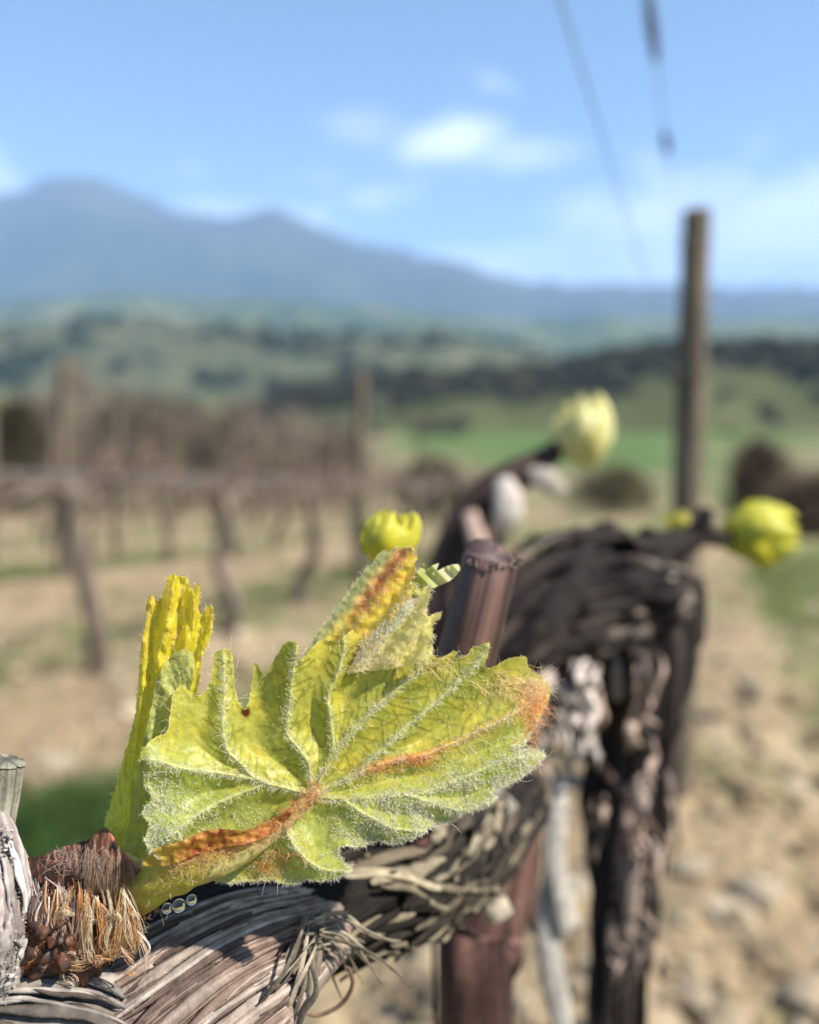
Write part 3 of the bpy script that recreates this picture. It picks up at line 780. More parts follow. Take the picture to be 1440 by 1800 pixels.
# ladder veins between the main ones
LADDER = []
def side_veins(v, every, length, ang, sides):
    p, _ = VEINS[v]
    seg = np.linalg.norm(np.diff(p, axis=0), axis=1); cum = np.concatenate([[0], np.cumsum(seg)])
    s = every * .8
    while s < cum[-1] - 8:
        x = np.interp(s, cum, p[:, 0]); y = np.interp(s, cum, p[:, 1])
        k = min(np.searchsorted(cum, s), len(p) - 1); d = p[k] - p[k - 1]; a = math.atan2(d[1], d[0])
        for sd in sides:
            ln = length * rng.uniform(.6, 1.2); aa = a + sd * (R(ang) + rng.normal() * .12)
            pts = [(x, y)]
            for q in range(7):
                aa += -sd * .085 + rng.normal() * .16
                pts.append((pts[-1][0] + math.cos(aa) * ln / 7, pts[-1][1] + math.sin(aa) * ln / 7))
            LADDER.append(np.array(pts))
        s += every * rng.uniform(.7, 1.3)
side_veins(0, 19, 40, 62, (1, -1)); side_veins(2, 17, 46, 65, (1, -1)); side_veins(3, 19, 62, 58, (1, -1))
side_veins(4, 22, 36, 60, (1, -1)); side_veins(5, 21, 48, 62, (1, -1)); side_veins(6, 25, 55, 50, (-1,))
side_veins(7, 26, 42, 55, (1, -1)); side_veins(8, 22, 34, 60, (1, -1)); side_veins(9, 22, 30, 60, (1, -1)); side_veins(10, 22, 30, 60, (1, -1))
def leaf_depth(X, Y, fine=True):
    d, t, s = pdist(X, Y, FOLD)
    e = d * s                                                   # + below the fold
    soft = 26.0
    a = np.sqrt(e * e + soft * soft) - soft
    up = -np.where(e < 0, a * 0.06, 0) * 0.078                  # px -> mm
    lo = np.where(e > 0, a * 0.84, 0) * 0.078 * (.18 + .82 * sstep(420, 600, X))
    lo = 9.0 * (1 - np.exp(-lo / 9.0))
    z = 0.5 - up - lo + (X - 450) * .078 * .15
    # left end curls towards the lens, tip curls away
    z = z - 3.2 * sstep(440, 255, X) ** 2 + 3.4 * sstep(880, 970, X) ** 2
    z = z - 0.9 * sstep(1230, 1120, Y) * sstep(360, 480, X)
    # lobes curl
    z = z + 1.5 * np.sin((X - 300) / 52.0) * sstep(1290, 1140, Y) * sstep(640, 520, X)
    dv = np.full(X.shape, 1e9)
    for v, r in VEINS:
        dv = np.minimum(dv, pdist(X, Y, v)[0] / (1 if r > 3 else .75))
    z = z + 1.65 * (1 - np.exp(-(dv / 28.0) ** 2)) + .30 * np.sin(X / 17.0 + Y / 29.0) * sstep(8, 30, dv)              # blade bulges away between the veins
    z = z + .16 * fbm(X / 30, Y / 30, 3.0, 3)
    if fine:
        z = z - 0.22 * np.exp(-(dv / 3.5) ** 2)
        dl = np.full(X.shape, 1e9)
        for p in LADDER:
            m = (X > p[:, 0].min() - 14) & (X < p[:, 0].max() + 14) & (Y > p[:, 1].min() - 14) & (Y < p[:, 1].max() + 14)
            if m.any(): dl[m] = np.minimum(dl[m], pdist(X[m], Y[m], p)[0])
        z = z - 0.05 * np.exp(-(dl / 2.4) ** 2)
        return z, e, dv, dl
    return z
Zl, E_, DV, DL = leaf_depth(X, Y)
db = pdist(X, Y, np.vstack([B_, B_[:1]]))[0]
Zl = Zl - 0.25 * np.exp(-(db / 6) ** 2)
c = np.tile((0.285, 0.275, 0.055), (len(X), 1))
n1 = fbm(X / 45, Y / 45, 1.0, 4); n2 = fbm(X / 9, Y / 9, 5.0, 3)
c = mixv(c, (0.40, 0.33, 0.05), sstep(-.1, .5, n1) * .6)
c = mixv(c, (0.24, 0.27, 0.075), sstep(0, 60, E_) * .75)        # lower half greener
c = mixv(c, (0.21, 0.26, 0.06), sstep(430, 300, X) * sstep(1240, 1380, Y) * .7)
c = mixv(c, (0.34, 0.22, 0.045), .65 * np.exp(-(np.hypot((X - 715) / 75, (Y - 1128) / 32)) ** 2))       # bronze upper rim
c = mixv(c, (0.30, 0.20, 0.05), .5 * np.exp(-(np.hypot((X - 482) / 16, (Y - 1182) / 26)) ** 2))
c = c * (1 + .16 * n2)[:, None]
c = mixv(c, (0.11, 0.125, 0.02), .62 * np.exp(-(DL / 1.9) ** 2) * sstep(60, -20, E_) + .35 * np.exp(-(DL / 1.7) ** 2) * sstep(-20, 60, E_))
c = mixv(c, (0.46, 0.47, 0.24), .7 * np.exp(-(DV / 4.0) ** 2))
dv5, t5, _ = pdist(X, Y, VEINS[6][0])
c = mixv(c, (0.60, 0.19, 0.045), .85 * np.exp(-(dv5 / 8.0) ** 2) * sstep(.12, .3, t5) * (.35 + .65 * np.exp(-((t5 - .42) / .13) ** 2)))
c = mixv(c, (0.55, 0.27, 0.07), .8 * sstep(895, 955, X) * sstep(1330, 1270, Y) * sstep(-.5, .3, n1 + n2 * .4))
c = mixv(c, (0.07, 0.012, 0.008), sstep(11, 5, np.hypot((X - 432) * 1.0, (Y - 1251) * .8)))
c = mixv(c, (0.48, 0.42, 0.13), .5 * np.exp(-(db / 2.2) ** 2))
c = np.clip(c * np.array((1.42, 1.40, 1.15)), 0, .78)
leafA = mk('leaf', PD(X, Y, Zl), [T_[:, ::-1]], M_leaf, vineA, c, label='large yellow green leaf opening with hairy veins')
LX, LY, LZ = X, Y, Zl
def leaf_z(x, y):
    return leaf_depth(np.asarray(x, float), np.asarray(y, float), False)
for v, r in VEINS:
    z = leaf_z(v[:, 0], v[:, 1]) - .12
    taper = np.linspace(1, .35, len(v))
    path = np.hstack([PD(v[:, 0], v[:, 1], z), (r * .46 * taper * FOCUS / F)[:, None]])
    V, f_, S, TH = tube(path, 90, 8, lambda S, TH, c, r: .3 * pn(S * 2500, TH * 1.2, 1.0))
    cv = np.tile((.46, .43, .14), (len(V), 1)) * (1 + .25 * fbm(V[:, 0] * 1500, V[:, 1] * 1500, V[:, 2] * 1500, 2))[:, None]
    if v is VEINS[6][0]: cv = mixv(cv, (.48, .24, .08), np.full(len(V), .7))
    mk('vein', V, f_, M_leaf, leafA, cv)
# hair of the leaf
def hair_px(x, y, z, ang, ln_px, rad_px, curl, col, lift=.35, K=5):
    """strands rooted on the leaf at photo px; ang in the picture plane, lift towards the lens"""
    n_ = len(x)
    root = PD(x, y, z)
    d = np.cos(ang)[:, None] * RGT - np.sin(ang)[:, None] * UPV - FWD * (lift * rng.uniform(.3, 1.6, n_))[:, None]
    return hairs(root, d, ln_px * FOCUS / F, np.full(n_, rad_px * FOCUS / F), curl, K, col)
WHITE = np.array((.95, .93, .76))
hp = []
for i, (v, r) in enumerate(VEINS):                               # along the veins
    seg = np.linalg.norm(np.diff(v, axis=0), axis=1).sum()
    n_ = int(seg * (1.5 if r > 3 else .7))
    if i == 6: n_ = int(n_ * .5)
    k = rng.uniform(0, len(v) - 1.01, n_); k0 = k.astype(int); f = (k - k0)[:, None]
    p = v[k0] * (1 - f) + v[k0 + 1] * f
    d = v[k0 + 1] - v[k0]
    p = p + rng.normal(size=p.shape) * r * .75
    an = np.arctan2(d[:, 1], d[:, 0]) + rng.normal(size=n_) * 1.0
    hp.append(hair_px(p[:, 0], p[:, 1], leaf_z(p[:, 0], p[:, 1]) - .15, an, rng.uniform(6, 15, n_), .42, .5, WHITE * rng.uniform(.75, 1.05, (n_, 1)), .25))
# woolly lower half and left base
dens = 0.10 + .90 * sstep(25, 90, E_) * sstep(-.35, .3, fbm(X / 30, Y / 22, 8.0, 3)) + .5 * sstep(330, 275, X) + .6 * np.exp(-(db / 7) ** 2) * sstep(0, 60, E_)
dens *= 1 - .75 * sstep(20, -30, E_)
dens = dens * (0.35 + 1.3 * sstep(560, 700, X) + .5 * sstep(450, 300, X))
pr = dens / dens.sum()
k = rng.choice(len(X), 9500, p=pr)
an = rng.uniform(0, 6.28, len(k))
an = np.where(rng.uniform(size=len(k)) < .6, R(-25) + rng.normal(size=len(k)) * .6, an)
hp.append(hair_px(X[k] + rng.normal(size=len(k)), Y[k] + rng.normal(size=len(k)), Zl[k] - .05, an, rng.uniform(3, 11, len(k)), .46, .8, WHITE * rng.uniform(.7, 1.05, (len(k), 1)), .3))
# fringe along the lower and outer margin
lb = B_[(B_[:, 1] > 1290) & (B_[:, 0] > 330)]
k = rng.integers(0, len(lb), 1500)
hp.append(hair_px(lb[k, 0], lb[k, 1] - 1, leaf_z(lb[k, 0], lb[k, 1]) - .3, R(60) + rng.normal(size=1500) * 1.0, rng.uniform(3, 9, 1500), .33, .7, WHITE * rng.uniform(.7, 1.0, (1500, 1)), .2))
lb = B_[(B_[:, 1] < 1260)]
k = rng.integers(0, len(lb), 500)
hp.append(hair_px(lb[k, 0], lb[k, 1] + 1, leaf_z(lb[k, 0], lb[k, 1]) - .3, R(-70) + rng.normal(size=500) * 1.0, rng.uniform(2, 6, 500), .3, .6, np.array((.8, .72, .45)) * rng.uniform(.7, 1.0, (500, 1)), .2))
# a few long strays
k = rng.integers(0, len(B_), 60)
hp.append(hair_px(B_[k, 0], B_[k, 1], leaf_z(B_[k, 0], B_[k, 1]) - .3, rng.uniform(0, 6.28, 60), rng.uniform(14, 34, 60), .33, .7, WHITE, .5, 8))
V, f_, c_ = join(hp)
mk('leaf_hair', V, f_, M_hair, leafA, c_, kind='stuff', label='white cobweb hairs')
ORANGE = np.array((.78, .36, .12))
hp = []
def orange_patch(cx, cy, sx, sy, n_, ang, spread, l0, l1, col=ORANGE, rad=.5, dz=-.2, lift=.4, curl=.55, K=6):
    x = cx + rng.normal(size=n_) * sx; y = cy + rng.normal(size=n_) * sy
    z = leaf_z(x, y) + dz
    hp.append(hair_px(x, y, z, R(ang) + rng.normal(size=n_) * spread, rng.uniform(l0, l1, n_), rad, curl, col * rng.uniform(.7, 1.2, (n_, 1)), lift, K))
orange_patch(735, 1337, 17, 5, 130, 10, .8, 5, 14)
orange_patch(660, 1352, 30, 6, 120, -20, .8, 5, 14)
orange_patch(937, 1240, 14, 20, 330, 60, 1.2, 10, 30, np.array((.88, .52, .26)), .4)
orange_patch(935, 1205, 16, 14, 190, 20, .8, 14, 40, np.array((.92, .74, .46)), .4)
orange_patch(880, 1200, 30, 12, 90, 20, .35, 25, 60, np.array((.9, .7, .42)), .45)
orange_patch(933, 1285, 7, 20, 120, 90, .4, 12, 30, np.array((.8, .5, .25)))
orange_patch(480, 1520, 25, 10, 110, -15, .6, 6, 20)
orange_patch(455, 1528, 22, 8, 70, 0, .9, 6, 16)
orange_patch(500, 1505, 22, 5, 80, -15, .3, 8, 22, np.array((.85, .55, .25)))
orange_patch(760, 1170, 26, 10, 60, 30, .5, 14, 46, np.array((.9, .75, .45)), .4)
V, f_, c_ = join(hp)
mk('rust_hair', V, f_, M_hair, leafA, c_, kind='stuff', label='rusty orange hairs')

# ------------------------------------------------------------------ petiole with its rust-coloured bract
def px_tube(rows, nu, nv, disp=None, flat=1.0):
    """rows: px, py, mm behind focus, radius px"""
    r = np.array(rows, float)
    path = np.hstack([PD(r[:, 0], r[:, 1], r[:, 2]), (r[:, 3] * FOCUS / F)[:, None]])
    return tube(path, nu, nv, disp, flat, -FWD)
wob = lambda S, TH, c, r: .16 * fbm(np.cos(TH) * 1.5, np.sin(TH) * 1.5, S * 220, 3)
V, f_, S, TH = px_tube([(205, 1605, 3, 22), (250, 1570, 0, 33), (310, 1530, -1.8, 40), (370, 1512, -2.4, 36), (430, 1488, -1.8, 25), (490, 1452, -.6, 15), (540, 1408, .6, 10), (562, 1392, 1.2, 8)], 150, 60, wob, .75)
q = V; XY_px = (q - CAM); dd_ = XY_px @ FWD; pxx = 720 + F * (XY_px @ RGT) / dd_; pyy = 900 - F * (XY_px @ UPV) / dd_
axis_y = np.interp(pxx, [205, 250, 310, 370, 430, 490, 540, 562], [1605, 1570, 1530, 1512, 1488, 1452, 1408, 1392])
side = (pyy - axis_y)
c = np.tile((.56, .52, .08), (len(V), 1))
c = mixv(c, (.50, .23, .05), sstep(4, -22, side + 8 * fbm(pxx / 20, pyy / 20, 1, 2)) * sstep(260, 330, pxx))
c = mixv(c, (.42, .12, .05), sstep(-14, -30, side) * sstep(310, 360, pxx))
c = mixv(c, (.52, .52, .22), sstep(0, 16, side) * sstep(330, 390, pxx) * .8)
c = mixv(c, (.40, .24, .05), sstep(290, 220, pxx) * .6)
c = mixv(c, (.55, .38, .20), sstep(440, 500, pxx) * .7)
c = c * (1 + .2 * fbm(pxx / 14, pyy / 14, 2, 3))[:, None]
pet = mk('petiole', V, f_, M_young, vineA, c, label='thick leaf stalk flushed rusty orange')
BR = [(250, 1520), (275, 1492), (300, 1484), (330, 1474), (355, 1462), (385, 1457), (415, 1459), (445, 1462), (472, 1447), (500, 1428), (520, 1420), (500, 1446), (470, 1470), (430, 1484), (395, 1488), (350, 1500), (300, 1520)]
X, Y, T_, B2 = sheet(BR, 2.4, .8)
z = -4.7 + .5 * np.sin(X / 18) * .5 + .4 * fbm(X / 20, Y / 20, 2, 3) + 3.4 * sstep(410, 520, X) - .8 * np.exp(-((Y - np.interp(X, [250, 385, 520], [1500, 1462, 1424])) / 10) ** 2)
c = mixv(np.tile((.50, .24, .06), (len(X), 1)), (.33, .09, .035), sstep(-.2, .4, fbm(X / 16, Y / 10, 6, 3)))
c = mixv(c, (.48, .36, .06), sstep(340, 280, X) * .8)
mk('bract', PD(X, Y, z), [T_[:, ::-1]], M_young, vineA, c, label='rust red bract folded over the leaf stalk')
hp = []
def free_patch(cx, cy, sx, sy, dz, n_, ang, spread, l0, l1, col, rad=.45, lift=.4, curl=.5, K=6):
    x = cx + rng.uniform(-1, 1, n_) * sx; y = cy + rng.uniform(-1, 1, n_) * sy
    hp.append(hair_px(x, y, np.full(n_, dz) + rng.normal(size=n_) * .3, R(ang) + rng.normal(size=n_) * spread, rng.uniform(l0, l1, n_), rad, curl, np.asarray(col) * rng.uniform(.7, 1.2, (n_, 1)), lift, K))
for t in np.linspace(0, 1, 16):
    cx = 270 + 285 * t; cy = np.interp(cx, [250, 310, 370, 430, 490, 540, 562], [1570, 1530, 1512, 1488, 1452, 1408, 1392])
    dz = np.interp(cx, [250, 310, 370, 430, 490, 540], [-2.0, -4.4, -4.8, -3.4, -1.6, -.1])
    free_patch(cx, cy, 14, 13, dz, 60, -25, .7, 6, 18, mixv(np.array((.82, .74, .5)), ORANGE, np.array(rng.uniform(.2, .8))))
    free_patch(cx, cy - 16, 12, 5, dz + .4, 26, -60, .7, 5, 13, ORANGE)
    free_patch(cx, cy + 24 * (1 - t), 12, 5, dz + .6, 16, 80, .7, 6, 16, (.8, .7, .5))
V, f_, c_ = join(hp)
mk('stalk_hair', V, f_, M_hair, pet, c_, kind='stuff')

# ------------------------------------------------------------------ left young leaf, still pleated
YL = [(184, 1455), (194, 1415), (206, 1375), (216, 1337), (228, 1295), (238, 1255), (243, 1200), (247, 1146), (253, 1110), (258, 1088), (257, 1068), (262, 1050), (269, 1047), (278, 1057), (288, 1040), (294, 1018), (303, 1010), (314, 1013), (327, 1015), (333, 1026), (337, 1040), (345, 1026), (352, 1032), (352, 1050), (349, 1066), (353, 1080), (364, 1066), (373, 1066), (376, 1082), (374, 1102), (370, 1122), (362, 1140), (355, 1156), (352, 1185), (349, 1212), (344, 1228), (330, 1233), (318, 1250), (305, 1280), (296, 1310), (284, 1350), (276, 1400), (262, 1450), (250, 1492), (228, 1500), (200, 1478)]
X, Y, T_, B2 = sheet(YL, 1.7, .8)
fx, fy = 222, 1530
an = np.arctan2(X - fx - 0.0009 * (fy - Y) ** 1.55 * .6, fy - Y)
h = np.clip((1500 - Y) / 480, 0, 1)
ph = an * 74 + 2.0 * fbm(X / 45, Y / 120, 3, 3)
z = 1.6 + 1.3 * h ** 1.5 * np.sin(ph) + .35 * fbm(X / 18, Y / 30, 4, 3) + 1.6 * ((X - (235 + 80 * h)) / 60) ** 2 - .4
c = np.tile((.66, .56, .035), (len(X), 1))
c = mixv(c, (.76, .58, .06), sstep(1250, 1050, Y) * sstep(-.2, .5, fbm(X / 20, Y / 60, 9, 3)))
c = mixv(c, (.46, .52, .05), sstep(1250, 1420, Y) * .8)
c = mixv(c, (.52, .34, .05), sstep(275, 255, X) * sstep(1230, 1100, Y) * .5)
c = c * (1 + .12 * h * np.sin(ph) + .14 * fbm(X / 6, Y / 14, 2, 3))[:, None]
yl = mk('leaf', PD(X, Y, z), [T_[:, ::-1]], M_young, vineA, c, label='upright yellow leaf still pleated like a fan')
hp = []
k = rng.choice(len(X), 2600, p=(.25 + sstep(.35, .9, np.sin(ph))) / (.25 + sstep(.35, .9, np.sin(ph))).sum())
hp.append(hair_px(X[k], Y[k], z[k] - .05, R(-85) + rng.normal(size=len(k)) * .5, rng.uniform(4, 11, len(k)), .36, .6, np.array((.9, .84, .5)) * rng.uniform(.7, 1.05, (len(k), 1)), .25))
k = rng.integers(0, len(B2), 500)
hp.append(hair_px(B2[k, 0], B2[k, 1], np.full(500, 2.2), rng.uniform(0, 6.28, 500), rng.uniform(3, 8, 500), .33, .6, np.array((.95, .85, .5)), .2))
V, f_, c_ = join(hp)
mk('leaf_hair', V, f_, M_hair, yl, c_, kind='stuff')
YG = [(322, 1141), (306, 1150), (290, 1166), (278, 1188), (271, 1215), (266, 1245), (258, 1280), (250, 1315), (243, 1350), (236, 1400), (226, 1450), (218, 1490), (262, 1510), (300, 1470), (325, 1400), (330, 1330), (332, 1280), (330, 1240), (336, 1205), (342, 1178), (342, 1156), (335, 1145)]
X, Y, T_, B2 = sheet(YG, 2.0, .8)
z = -.3 + .28 * np.sin((X - 0.25 * Y) / 7.5 + 1.5 * fbm(X / 40, Y / 40, 2, 2)) + .3 * fbm(X / 16, Y / 30, 6, 3) + .010 * (X - 270)
c = mixv(np.tile((.44, .44, .12), (len(X), 1)), (.30, .33, .09), sstep(-.2, .5, fbm(X / 12, Y / 30, 3, 3)))  # duller grey green paints in the shading of the fold
c = mixv(c, (.36, .36, .04), sstep(1330, 1440, Y) * .8)
yg = mk('leaf', PD(X, Y, z), [T_[:, ::-1]], M_leaf, vineA, c, label='downy leaf fold in front of the yellow leaf, grey green standing in for shade')
k = rng.choice(len(X), 1500)
V, f_, c_ = hair_px(X[k], Y[k], z[k] - .05, R(-70) + rng.normal(size=1500) * .6, rng.uniform(4, 12, 1500), .33, .6, np.array((.85, .86, .62)) * rng.uniform(.7, 1.05, (1500, 1)), .2)
mk('leaf_hair', V, f_, M_hair, yg, c_, kind='stuff')

# ------------------------------------------------------------------ the rolled leaf at the top
RL = [(536, 1150), (548, 1130), (562, 1108), (577, 1089), (591, 1070), (606, 1049), (619, 1030), (627, 1022), (635, 1010), (648, 994), (656, 990), (662, 978), (674, 968), (683, 970), (695, 961), (705, 965), (721, 962), (727, 972), (735, 980), (730, 992), (729, 1008), (720, 1026), (732, 1024), (731, 1036), (722, 1050), (710, 1063), (714, 1072), (722, 1072), (732, 1060), (740, 1042), (747, 1031), (756, 1030), (757, 1044), (753, 1060), (750, 1078), (756, 1084), (764, 1077), (775, 1079), (774, 1087), (764, 1095), (760, 1106), (761, 1130), (758, 1152), (740, 1165), (690, 1175), (640, 1180), (585, 1185), (550, 1175)]
X, Y, T_, B2 = sheet(RL, 1.8, 1.0)
ax = np.array((700 - 560, 970 - 1145), float); ax /= np.linalg.norm(ax)
u = (X - 560) * ax[0] + (Y - 1145) * ax[1]; v = -(X - 560) * ax[1] + (Y - 1145) * ax[0]     # v grows to the lower right
ph = v / 4.6 + .9 * fbm(X / 40, Y / 40, 3, 2) + u / 60
z = 5.0 - .006 * (v + 20) * 3.2 + .75 * np.sin(ph * .7) * sstep(-12, 18, v) + .28 * fbm(X / 22, Y / 22, 2, 2) + 2.5 * np.exp(-((v + 8) / 9) ** 2) * 0 + 1.4 * sstep(10, -30, v) ** 2
c = np.tile((.72, .55, .08), (len(X), 1))
nn = fbm(X / 18, Y / 18, 11, 3)
c = mixv(c, (.74, .36, .06), sstep(0, .5, nn) * .7)
c = mixv(c, (.52, .54, .22), sstep(6, -16, v + 6 * nn) * .9)                    # smooth greenish back of the fold
c = mixv(c, (.50, .12, .07), .75 * np.exp(-((v - 8) / 13) ** 2) * sstep(70, 120, u))
c = mixv(c, (.74, .68, .25), sstep(48, 80, v) * .8)
c = mixv(c, (.48, .52, .08), sstep(85, 110, v) * sstep(70, 20, u) * .7)
c = c * (1 + .10 * np.sin(ph * .7))[:, None]
rl = mk('leaf', PD(X, Y, z), [T_[:, ::-1]], M_young, vineA, c, label='rolled crimped young leaf tinged orange and red')
k = rng.choice(len(X), 1700, p=(.2 + sstep(30, 80, v) + .6 * sstep(.4, .9, np.sin(ph))) / (.2 + sstep(30, 80, v) + .6 * sstep(.4, .9, np.sin(ph))).sum())
an = math.atan2(ax[1], ax[0])
h1 = hair_px(X[k], Y[k], z[k] - .05, an + rng.normal(size=len(k)) * .6, rng.uniform(4, 13, len(k)), .38, .6, np.array((.92, .88, .68)) * rng.uniform(.7, 1.05, (len(k), 1)), .25)
k = rng.integers(0, len(B2), 500)
h2 = hair_px(B2[k, 0], B2[k, 1], np.full(500, 4.6), rng.uniform(0, 6.28, 500), rng.uniform(3, 9, 500), .33, .6, np.array((.95, .8, .55)), .2)
k = np.argwhere((v > 50) & (u > -10) & (u < 70))[:, 0]; k = rng.choice(k, 500)
k = k[:200]
h3 = hair_px(X[k], Y[k], z[k] - .2, R(-60) + rng.normal(size=200) * .5, rng.uniform(10, 30, 200), .42, .5, np.array((.95, .86, .68)), .4)
V, f_, c_ = join([h1, h2, h3])
mk('leaf_hair', V, f_, M_hair, rl, c_, kind='stuff')
# white woolly ridge running down from the rolled leaf
V, f_, S, TH = px_tube([(628, 1172, 3.2, 2), (650, 1138, 2.9, 4), (672, 1112, 3.0, 5), (698, 1088, 3.4, 5), (716, 1068, 3.8, 3)], 60, 14, wob, .6)
mk('rib', V, f_, M_young, rl, np.tile((.55, .52, .22), (len(V), 1)))
n_ = 1300; t = rng.uniform(0, 1, n_)
xx = np.interp(t, [0, .25, .5, .75, 1], [628, 650, 672, 698, 716]) + rng.normal(size=n_) * 6; yy = np.interp(t, [0, .25, .5, .75, 1], [1172, 1138, 1112, 1088, 1068]) + rng.normal(size=n_) * 6
V, f_, c_ = hair_px(xx, yy, np.full(n_, 2.8), R(-50) + rng.normal(size=n_) * .7, rng.uniform(5, 14, n_), .42, .5, WHITE, .2)
mk('rib_hair', V, f_, M_hair, rl, c_, kind='stuff')
# small pale lobes just behind it
PL = [(715, 1040), (722, 1020), (735, 1003), (745, 990), (748, 1004), (757, 996), (771, 990), (768, 1002), (785, 996), (803, 991), (809, 1000), (800, 1013), (785, 1024), (765, 1032), (745, 1040), (728, 1052)]
X, Y, T_, B2 = sheet(PL, 2.2, .6)
z = 9.0 + .6 * np.sin((X - Y) / 6) + .03 * (X - 740)
c = mixv(np.tile((.36, .38, .11), (len(X), 1)), (.55, .52, .30), sstep(740, 790, X))
mk('leaf', PD(X, Y, z), [T_[:, ::-1]], M_young, vineA, c, label='small pale leaf lobes behind the rolled leaf')

# ------------------------------------------------------------------ the burst bud at the base
V, f_, S, TH = px_tube([(60, 1560, 5, 40), (95, 1590, 4.5, 78), (135, 1625, 4.5, 88), (175, 1610, 4.5, 70), (215, 1585, 4.5, 44), (240, 1572, 4.5, 28)], 90, 70, lambda S, TH, c, r: .30 * fbm(np.cos(TH) * 4, np.sin(TH) * 4, S * 700, 4))
c = mixv(np.tile((.14, .055, .03), (len(V), 1)), (.04, .025, .02), sstep(-.2, .4, fbm(V[:, 0] * 400, V[:, 1] * 400, V[:, 2] * 400, 3)))
bud = mk('bud_base', V, f_, M_scale, vineA, c, label='dark brown base of the burst bud')
def bud_scale(poly, z0, bulge, cx, cy, rx, ry, colf, label=None):
    X, Y, T_, B2 = sheet(poly, 2.4, .9)
    z = z0 - bulge * np.clip(1 - ((X - cx) / rx) ** 2 - ((Y - cy) / ry) ** 2, -1.2, 1) + .25 * fbm(X / 7, Y / 26, 4, 3)
    mk('bud_scale', PD(X, Y, z), [T_[:, ::-1]], M_scale, bud, colf(X, Y, pdist(X, Y, np.vstack([B2, B2[:1]]))[0]), label=label)
def sc1(X, Y, d):
    c = mixv(np.tile((.12, .045, .025), (len(X), 1)), (.25, .11, .05), sstep(-.2, .5, fbm(X / 5, Y / 30, 2, 3)))
    c = mixv(c, (.55, .18, .12), sstep(7, 1, d) * sstep(185, 200, X) * sstep(262, 240, X))
    return mixv(c, (.42, .30, .06), sstep(1530, 1580, Y) * sstep(190, 230, X) * .8)
def sc2(X, Y, d):
    return mixv(np.tile((.045, .022, .016), (len(X), 1)), (.17, .06, .035), sstep(0, .5, fbm(X / 6, Y / 20, 7, 3)))
bud_scale([(158, 1478), (170, 1462), (184, 1454), (194, 1462), (203, 1477), (214, 1494), (227, 1507), (243, 1522), (258, 1533), (282, 1547), (268, 1572), (246, 1594), (225, 1600), (205, 1600), (180, 1590), (160, 1572), (150, 1535), (150, 1500)], 0.6, 2.6, 200, 1540, 70, 90, sc1, 'brown bud scale with a pink rim')
bud_scale([(26, 1515), (48, 1508), (71, 1505), (90, 1496), (112, 1489), (131, 1484), (150, 1478), (166, 1476), (162, 1500), (160, 1535), (164, 1570), (150, 1590), (120, 1580), (90, 1562), (60, 1545)], 1.8, 2.2, 100, 1550, 85, 75, sc2, 'dark brown outer bud scale')
bud_scale([(96, 1566), (116, 1560), (140, 1566), (150, 1600), (148, 1640), (134, 1668), (110, 1672), (92, 1640), (88, 1600)], .4, 1.6, 118, 1615, 40, 65, sc2)
bud_scale([(200, 1580), (222, 1588), (236, 1600), (230, 1640), (214, 1668), (190, 1684), (176, 1660), (184, 1610)], .2, 1.8, 208, 1630, 42, 60, lambda X, Y, d: mixv(np.tile((.42, .14, .04), (len(X), 1)), (.6, .35, .15), sstep(-.1, .4, fbm(X / 6, Y / 25, 1, 3))))
hp = []
def wool(cx, cy, sx, sy, dz, n_, ang, spread, l0, l1, col, rad, curl=.42, lift=.15):
    l0 *= .55; l1 *= 1.08
    free_patch(cx, cy, sx, sy, dz, n_, ang, spread + .16, l0, l1, col, rad, lift, curl, 8)
for k in range(26):        # fine brown hair lying over the scale
    x0 = 150 + 75 * rng.uniform(); hp.append(lock(x0, 1478 + 40 * rng.uniform(), x0 + 10 * rng.normal() - 6, 1560 + 40 * rng.uniform(), -1.4, -2.6, -1.8, 12, 4, .32, ((.46, .29, .18), (.60, .46, .36))[k % 2], 4 * rng.normal()))
for k in range(30):        # cream and apricot locks below it
    x0 = 132 + 104 * rng.uniform(); ln = rng.uniform(25, 125)
    hp.append(lock(x0, 1548 + 70 * rng.uniform(), x0 + 22 * rng.normal() + (x0 - 180) * .12, 1575 + ln, -2.2, -3.0, -1.2, 18, rng.uniform(3, 7), .5, ((.95, .83, .62), (.92, .66, .36), (.96, .88, .74), (.86, .48, .18))[k % 4], 7 * rng.normal()))
for k in range(40):        # pinkish grey threads on the left side
    x0 = 56 + 90 * rng.uniform(); hp.append(lock(x0, 1540 + 40 * rng.uniform(), x0 + 34 * rng.normal(), 1640 + 60 * rng.uniform(), -.8, -2.0, -1.2, 7, 3, .5, ((.80, .66, .58), (.72, .60, .56), (.50, .18, .08))[k % 3], 16 * rng.normal()))
for k in range(44):        # crumbled wool where the bud sits on the bark
    x0 = 62 + 176 * rng.uniform(); hp.append(lock(x0, 1668 + 40 * rng.normal() * .5, x0 + 26 * rng.normal(), 1690 + 16 * rng.normal(), -1.4, -2.2, -1.2, 12, 5, .5, ((.90, .72, .54), (.86, .56, .28), (.45, .15, .06))[k % 3], 8 * rng.normal()))
wool(238, 1625, 10, 22, -1.0, 70, 60, .8, 8, 30, (.78, .5, .24), .42)
wool(268, 1600, 40, 8, -.6, 50, 70, .8, 8, 26, (.75, .58, .4), .36)
wool(140, 1510, 50, 20, -1.6, 90, 80, 1.2, 14, 46, (.70, .56, .46), .3)
V, f_, c_ = join(hp)
mk('bud_wool', V, f_, M_hair, bud, c_, kind='stuff', label='cream and rust wool of the burst bud')
